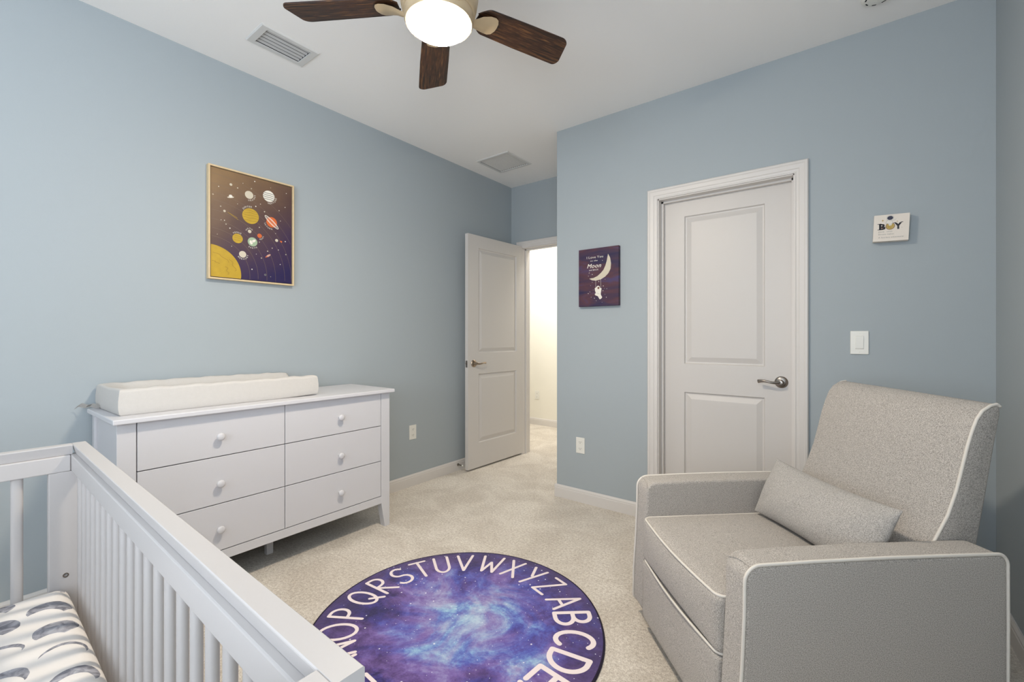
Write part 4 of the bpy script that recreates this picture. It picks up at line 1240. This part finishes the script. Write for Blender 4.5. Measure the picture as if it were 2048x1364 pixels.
x, y, r = planet('mars', INKO); art.arc('MARS', x, y, r+.004, radians(-45), INKW, .010, inside=True)
x, y, r = planet('moon', INKC); art.arc('MOON', x, y, r+.005, radians(105), INKW, .011)
x, y, r = planet('earth', INKG)
art.disc(x+.006, y+.006, .012, INKW, 3.5, ry=.007, rot=.6); art.disc(x-.008, y-.004, .008, INKW, 3.5, ry=.012, rot=.3)
art.arc('EARTH', x, y, r+.005, radians(-88), INKW, .012, inside=True)
x, y, r = planet('venus', INKY)
for k in (-.4, .1, .5): art.stroke([(x+r*u, y+r*(k-.15*u)) for u in (-.7, -.3, .1, .5, .75)], .0018, INKYD, 3.5)
art.arc('VENUS', x, y, r+.004, radians(95), INKW, .012)
x, y, r = planet('mercury', INKC); art.arc('MERCURY', x, y, r+.004, radians(-75), INKW, .012, inside=True)
for k in ('w1', 'w2', 'w3'): planet(k, INKC)
x, y, r = PLN['g1']; art.disc(x, y, r, INKGR, 3); art.disc(x, y, r*.5, INKK, 3.4)
x, y, r = PLN['ufo']; art.disc(x, y-.003, .018, INKC, 3, ry=.005, rot=.25); art.disc(x, y+.003, .009, INKW, 3.4, ry=.008, rot=.25)
x, y, r = PLN['rocket']; art.disc(x, y, .015, INKP, 3, ry=.0055, rot=.6); art.disc(x-.012, y-.009, .006, INKO, 3.4, ry=.003, rot=.6)
x, y, r = PLN['sat']; art.disc(x, y, .008, INKO, 3, ry=.003, rot=-.7); art.disc(x+.003, y+.002, .004, INKO, 3.3)
s = D['shoot']
art.stroke([s[0], s[1]], .0016, INKY, 3); art.stroke([s[2], s[3]], .0014, INKY, 3)
for i, (x, y) in enumerate(D['pstars']):
    if i % 4 == 0: art.star(x, y, .0048, INKC, 3)
    else: art.disc(x, y, .0018+.0008*(i % 3), INKW if i % 2 else INKC, 3, n=8)
art.done('artwork_print', ps)

# moon canvas on the closet wall: a = world x, b = world z
cx0, cx1, cz0, cz1 = 1.248, 1.554, 1.413, 1.8205
cv = thing('moon_canvas', 'dark canvas of an astronaut swinging from a crescent moon', 'picture', (cx0, YC, cz0))
MSP = space_mat('purple_night_canvas', [(.32, lin(30, 22, 64)), (.44, lin(54, 36, 66)), (.54, lin(80, 44, 56)), (.66, lin(64, 56, 104))], .6, sc=3.2, stretch=(1, 1, 4.5))
obj('canvas', B(0, cx1-cx0, -.030, -.002, 0, cz1-cz0, .0012), MSP, cv)
art = Art(lambda a, c, l: (a-cx0, -.0303-.0002*l, c-cz0))
art.poly(D['moonpts'], INKC, 1)
mw = D['mtextw']; mtx = D['mtext']
art.text('I Love You', mw[0][0], mw[0][1], mtx[0][1]-.008, INKW, .023)
art.text('to the', mw[1][0]-.004, mw[1][1], mtx[1][1]-.005, INKW, .015, shear=.3)
art.text('Moon', mw[2][0], mw[2][1], mtx[2][1]-.014, INKW, .042, shear=.3)
art.text('Moon', mw[2][0]+.0012, mw[2][1]+.0012, mtx[2][1]-.0135, INKW, .042, shear=.3, layer=1.3)
art.text('and BACK', mw[3][0], mw[3][1], mtx[3][1]-.006, INKW, .015)
rp = D['ropes']
art.stroke([rp[0], rp[1]], .0013, INKW, 1.5); art.stroke([rp[2], rp[3]], .0013, INKW, 1.5)
A_ = D['astro']
art.poly(A_['body'], INKW, 2); x, y, r = A_['helmet']; art.disc(x, y, r, INKW, 2.4)
x, y, r = A_['visor']; art.disc(x, y, r, INKB, 2.8)
art.stroke([(1.389, 1.505), (1.412, 1.497)], .0014, INKGR, 2.8); art.stroke([(1.402, 1.478), (1.418, 1.474)], .0014, INKGR, 2.8)
art.stroke([(1.376, 1.4985), (1.391, 1.4935)], .003, INKW, 2.6)
for i, (x, y) in enumerate(D['mstars']):
    if i % 3 == 0: art.star(x, y, .0042, INKW, 1)
    else: art.disc(x, y, .0013+.0006*(i % 2), INKW, 1, n=8)
art.done('artwork_print', cv)

# little white plaque, tilted clockwise
bq = thing('boy_plaque', 'small white plaque reading BOY with an astronaut, hung above the switch', 'plaque', (2.9615, YC, 1.727))
BQ = mat('ivory_plaque', lin(232, 222, 210), rough=.6, bump=.05)
obj('plaque_block', B(-.0665, .0655, -.042, -.004, -.0645, .0635, .0012), BQ, bq)
obj('hanger', B(-.01, .01, -.0045, 0, .02, .04), NICK, bq)
tl = radians(-2.6)
def bf(a, c, l):
    # artwork positions were taken with the plaque already tilted: undo the tilt here
    x, z = a-2.9615, c-1.727
    return (x*cos(tl)+z*sin(tl), -.0423-.0002*l, -x*sin(tl)+z*cos(tl))
art = Art(bf)
Q = D['boy']
x0_, x1_ = Q['B'][0][0], Q['B'][1][0]; zb_, ztp = Q['B'][1][1], Q['B'][0][1]
def slab_char(ch, x0, x1, z0, z1, m, bold=.0018):
    hgt = z1-z0
    vs, fs, w = glyph(ch)
    k = (x1-x0)/(w)/(hgt/.73)
    for dx_ in (-bold, 0, bold):
        for dz_ in (-bold*.5, bold*.5):
            art.char(ch, (x0+x1)/2+dx_, z0+dz_, hgt/.73, 0, m, 1+abs(dx_)*200+(dz_ > 0)*.2, sx=k)
slab_char('B', x0_, x1_, zb_, ztp, INKK); slab_char('Y', Q['Y'][0][0]+.002, Q['Y'][1][0]-.002, Q['Y'][1][1], Q['Y'][0][1], INKK)
for x_ in (x0_-.001, ): art.stroke([(x_-.002, ztp), (x_+.010, ztp)], .003, INKK, 2)
art.stroke([(x0_-.003, zb_+.001), (x0_+.010, zb_+.001)], .003, INKK, 2)
for x_ in (Q['Y'][0][0], Q['Y'][1][0]): art.stroke([(x_-.003, Q['Y'][0][1]), (x_+.004, Q['Y'][0][1]+.0005)], .0028, INKK, 2)
art.disc((x0_+x1_)/2+.001, zb_+.008, .0038, INKB, 3, ry=.0025)
x, y, r = Q['O']; art.disc(x, y, r+.0006, INKB, 1, n=36); art.disc(x, y, r-.0012, INKGD, 1.5, n=36)
for dx_, dz_, rr_ in ((-.006, -.004, .003), (.006, .002, .0035), (.001, -.009, .0025), (-.008, .005, .002)): art.disc(x+dx_, y+dz_, rr_, INKY, 2, n=14)
art.poly(Q['body'], INKW, 3); art.stroke(Q['body'], .0008, INKGR, 3.3, close=True)
art.disc(x-.002, y+.008, .004, INKW, 3.2, ry=.006); art.disc(x+.003, y+.006, .003, INKW, 3.3, ry=.004)
art.stroke([Q['arm'][0], Q['arm'][1]], .0055, INKW, 3.2); art.stroke([(Q['arm'][0][0], Q['arm'][0][1]-.003), (Q['arm'][1][0]+.003, Q['arm'][1][1]-.002)], .0008, INKGR, 3.6)
x, y, r = Q['helmet']; art.disc(x, y, r+.0022, INKW, 3.5, n=30); art.disc(x, y, r, INKN, 4, n=30, ry=r*.88)
art.stroke([(x+(r+.0022)*cos(t*2*pi/24), y+(r+.0022)*sin(t*2*pi/24)) for t in range(24)], .0007, INKGR, 3.8, close=True)
art.star(*Q['star'], .0055, INKGD, 1); art.star(*Q['star2'], .0035, INKGD, 1); art.disc(*Q['dot'], .0012, INKGR, 1, n=10)
t1, t2, t3 = Q['t1'], Q['t2'], Q['t3']
art.text('[boi]   noun', t1[0][0], t1[1][0], t1[0][1]-.004, INKGR, .0085, rise=-.04)
art.text('Dream maker', t2[0][0], t2[1][0], t2[0][1]-.003, INKGR, .0085, rise=-.04)
art.text('A fearless adventurer', t3[0][0], t3[1][0], t3[0][1]-.003, INKGR, .0085, rise=-.04)
art.done('artwork_print', bq)
bq.rotation_euler = (0, radians(2.6), 0)
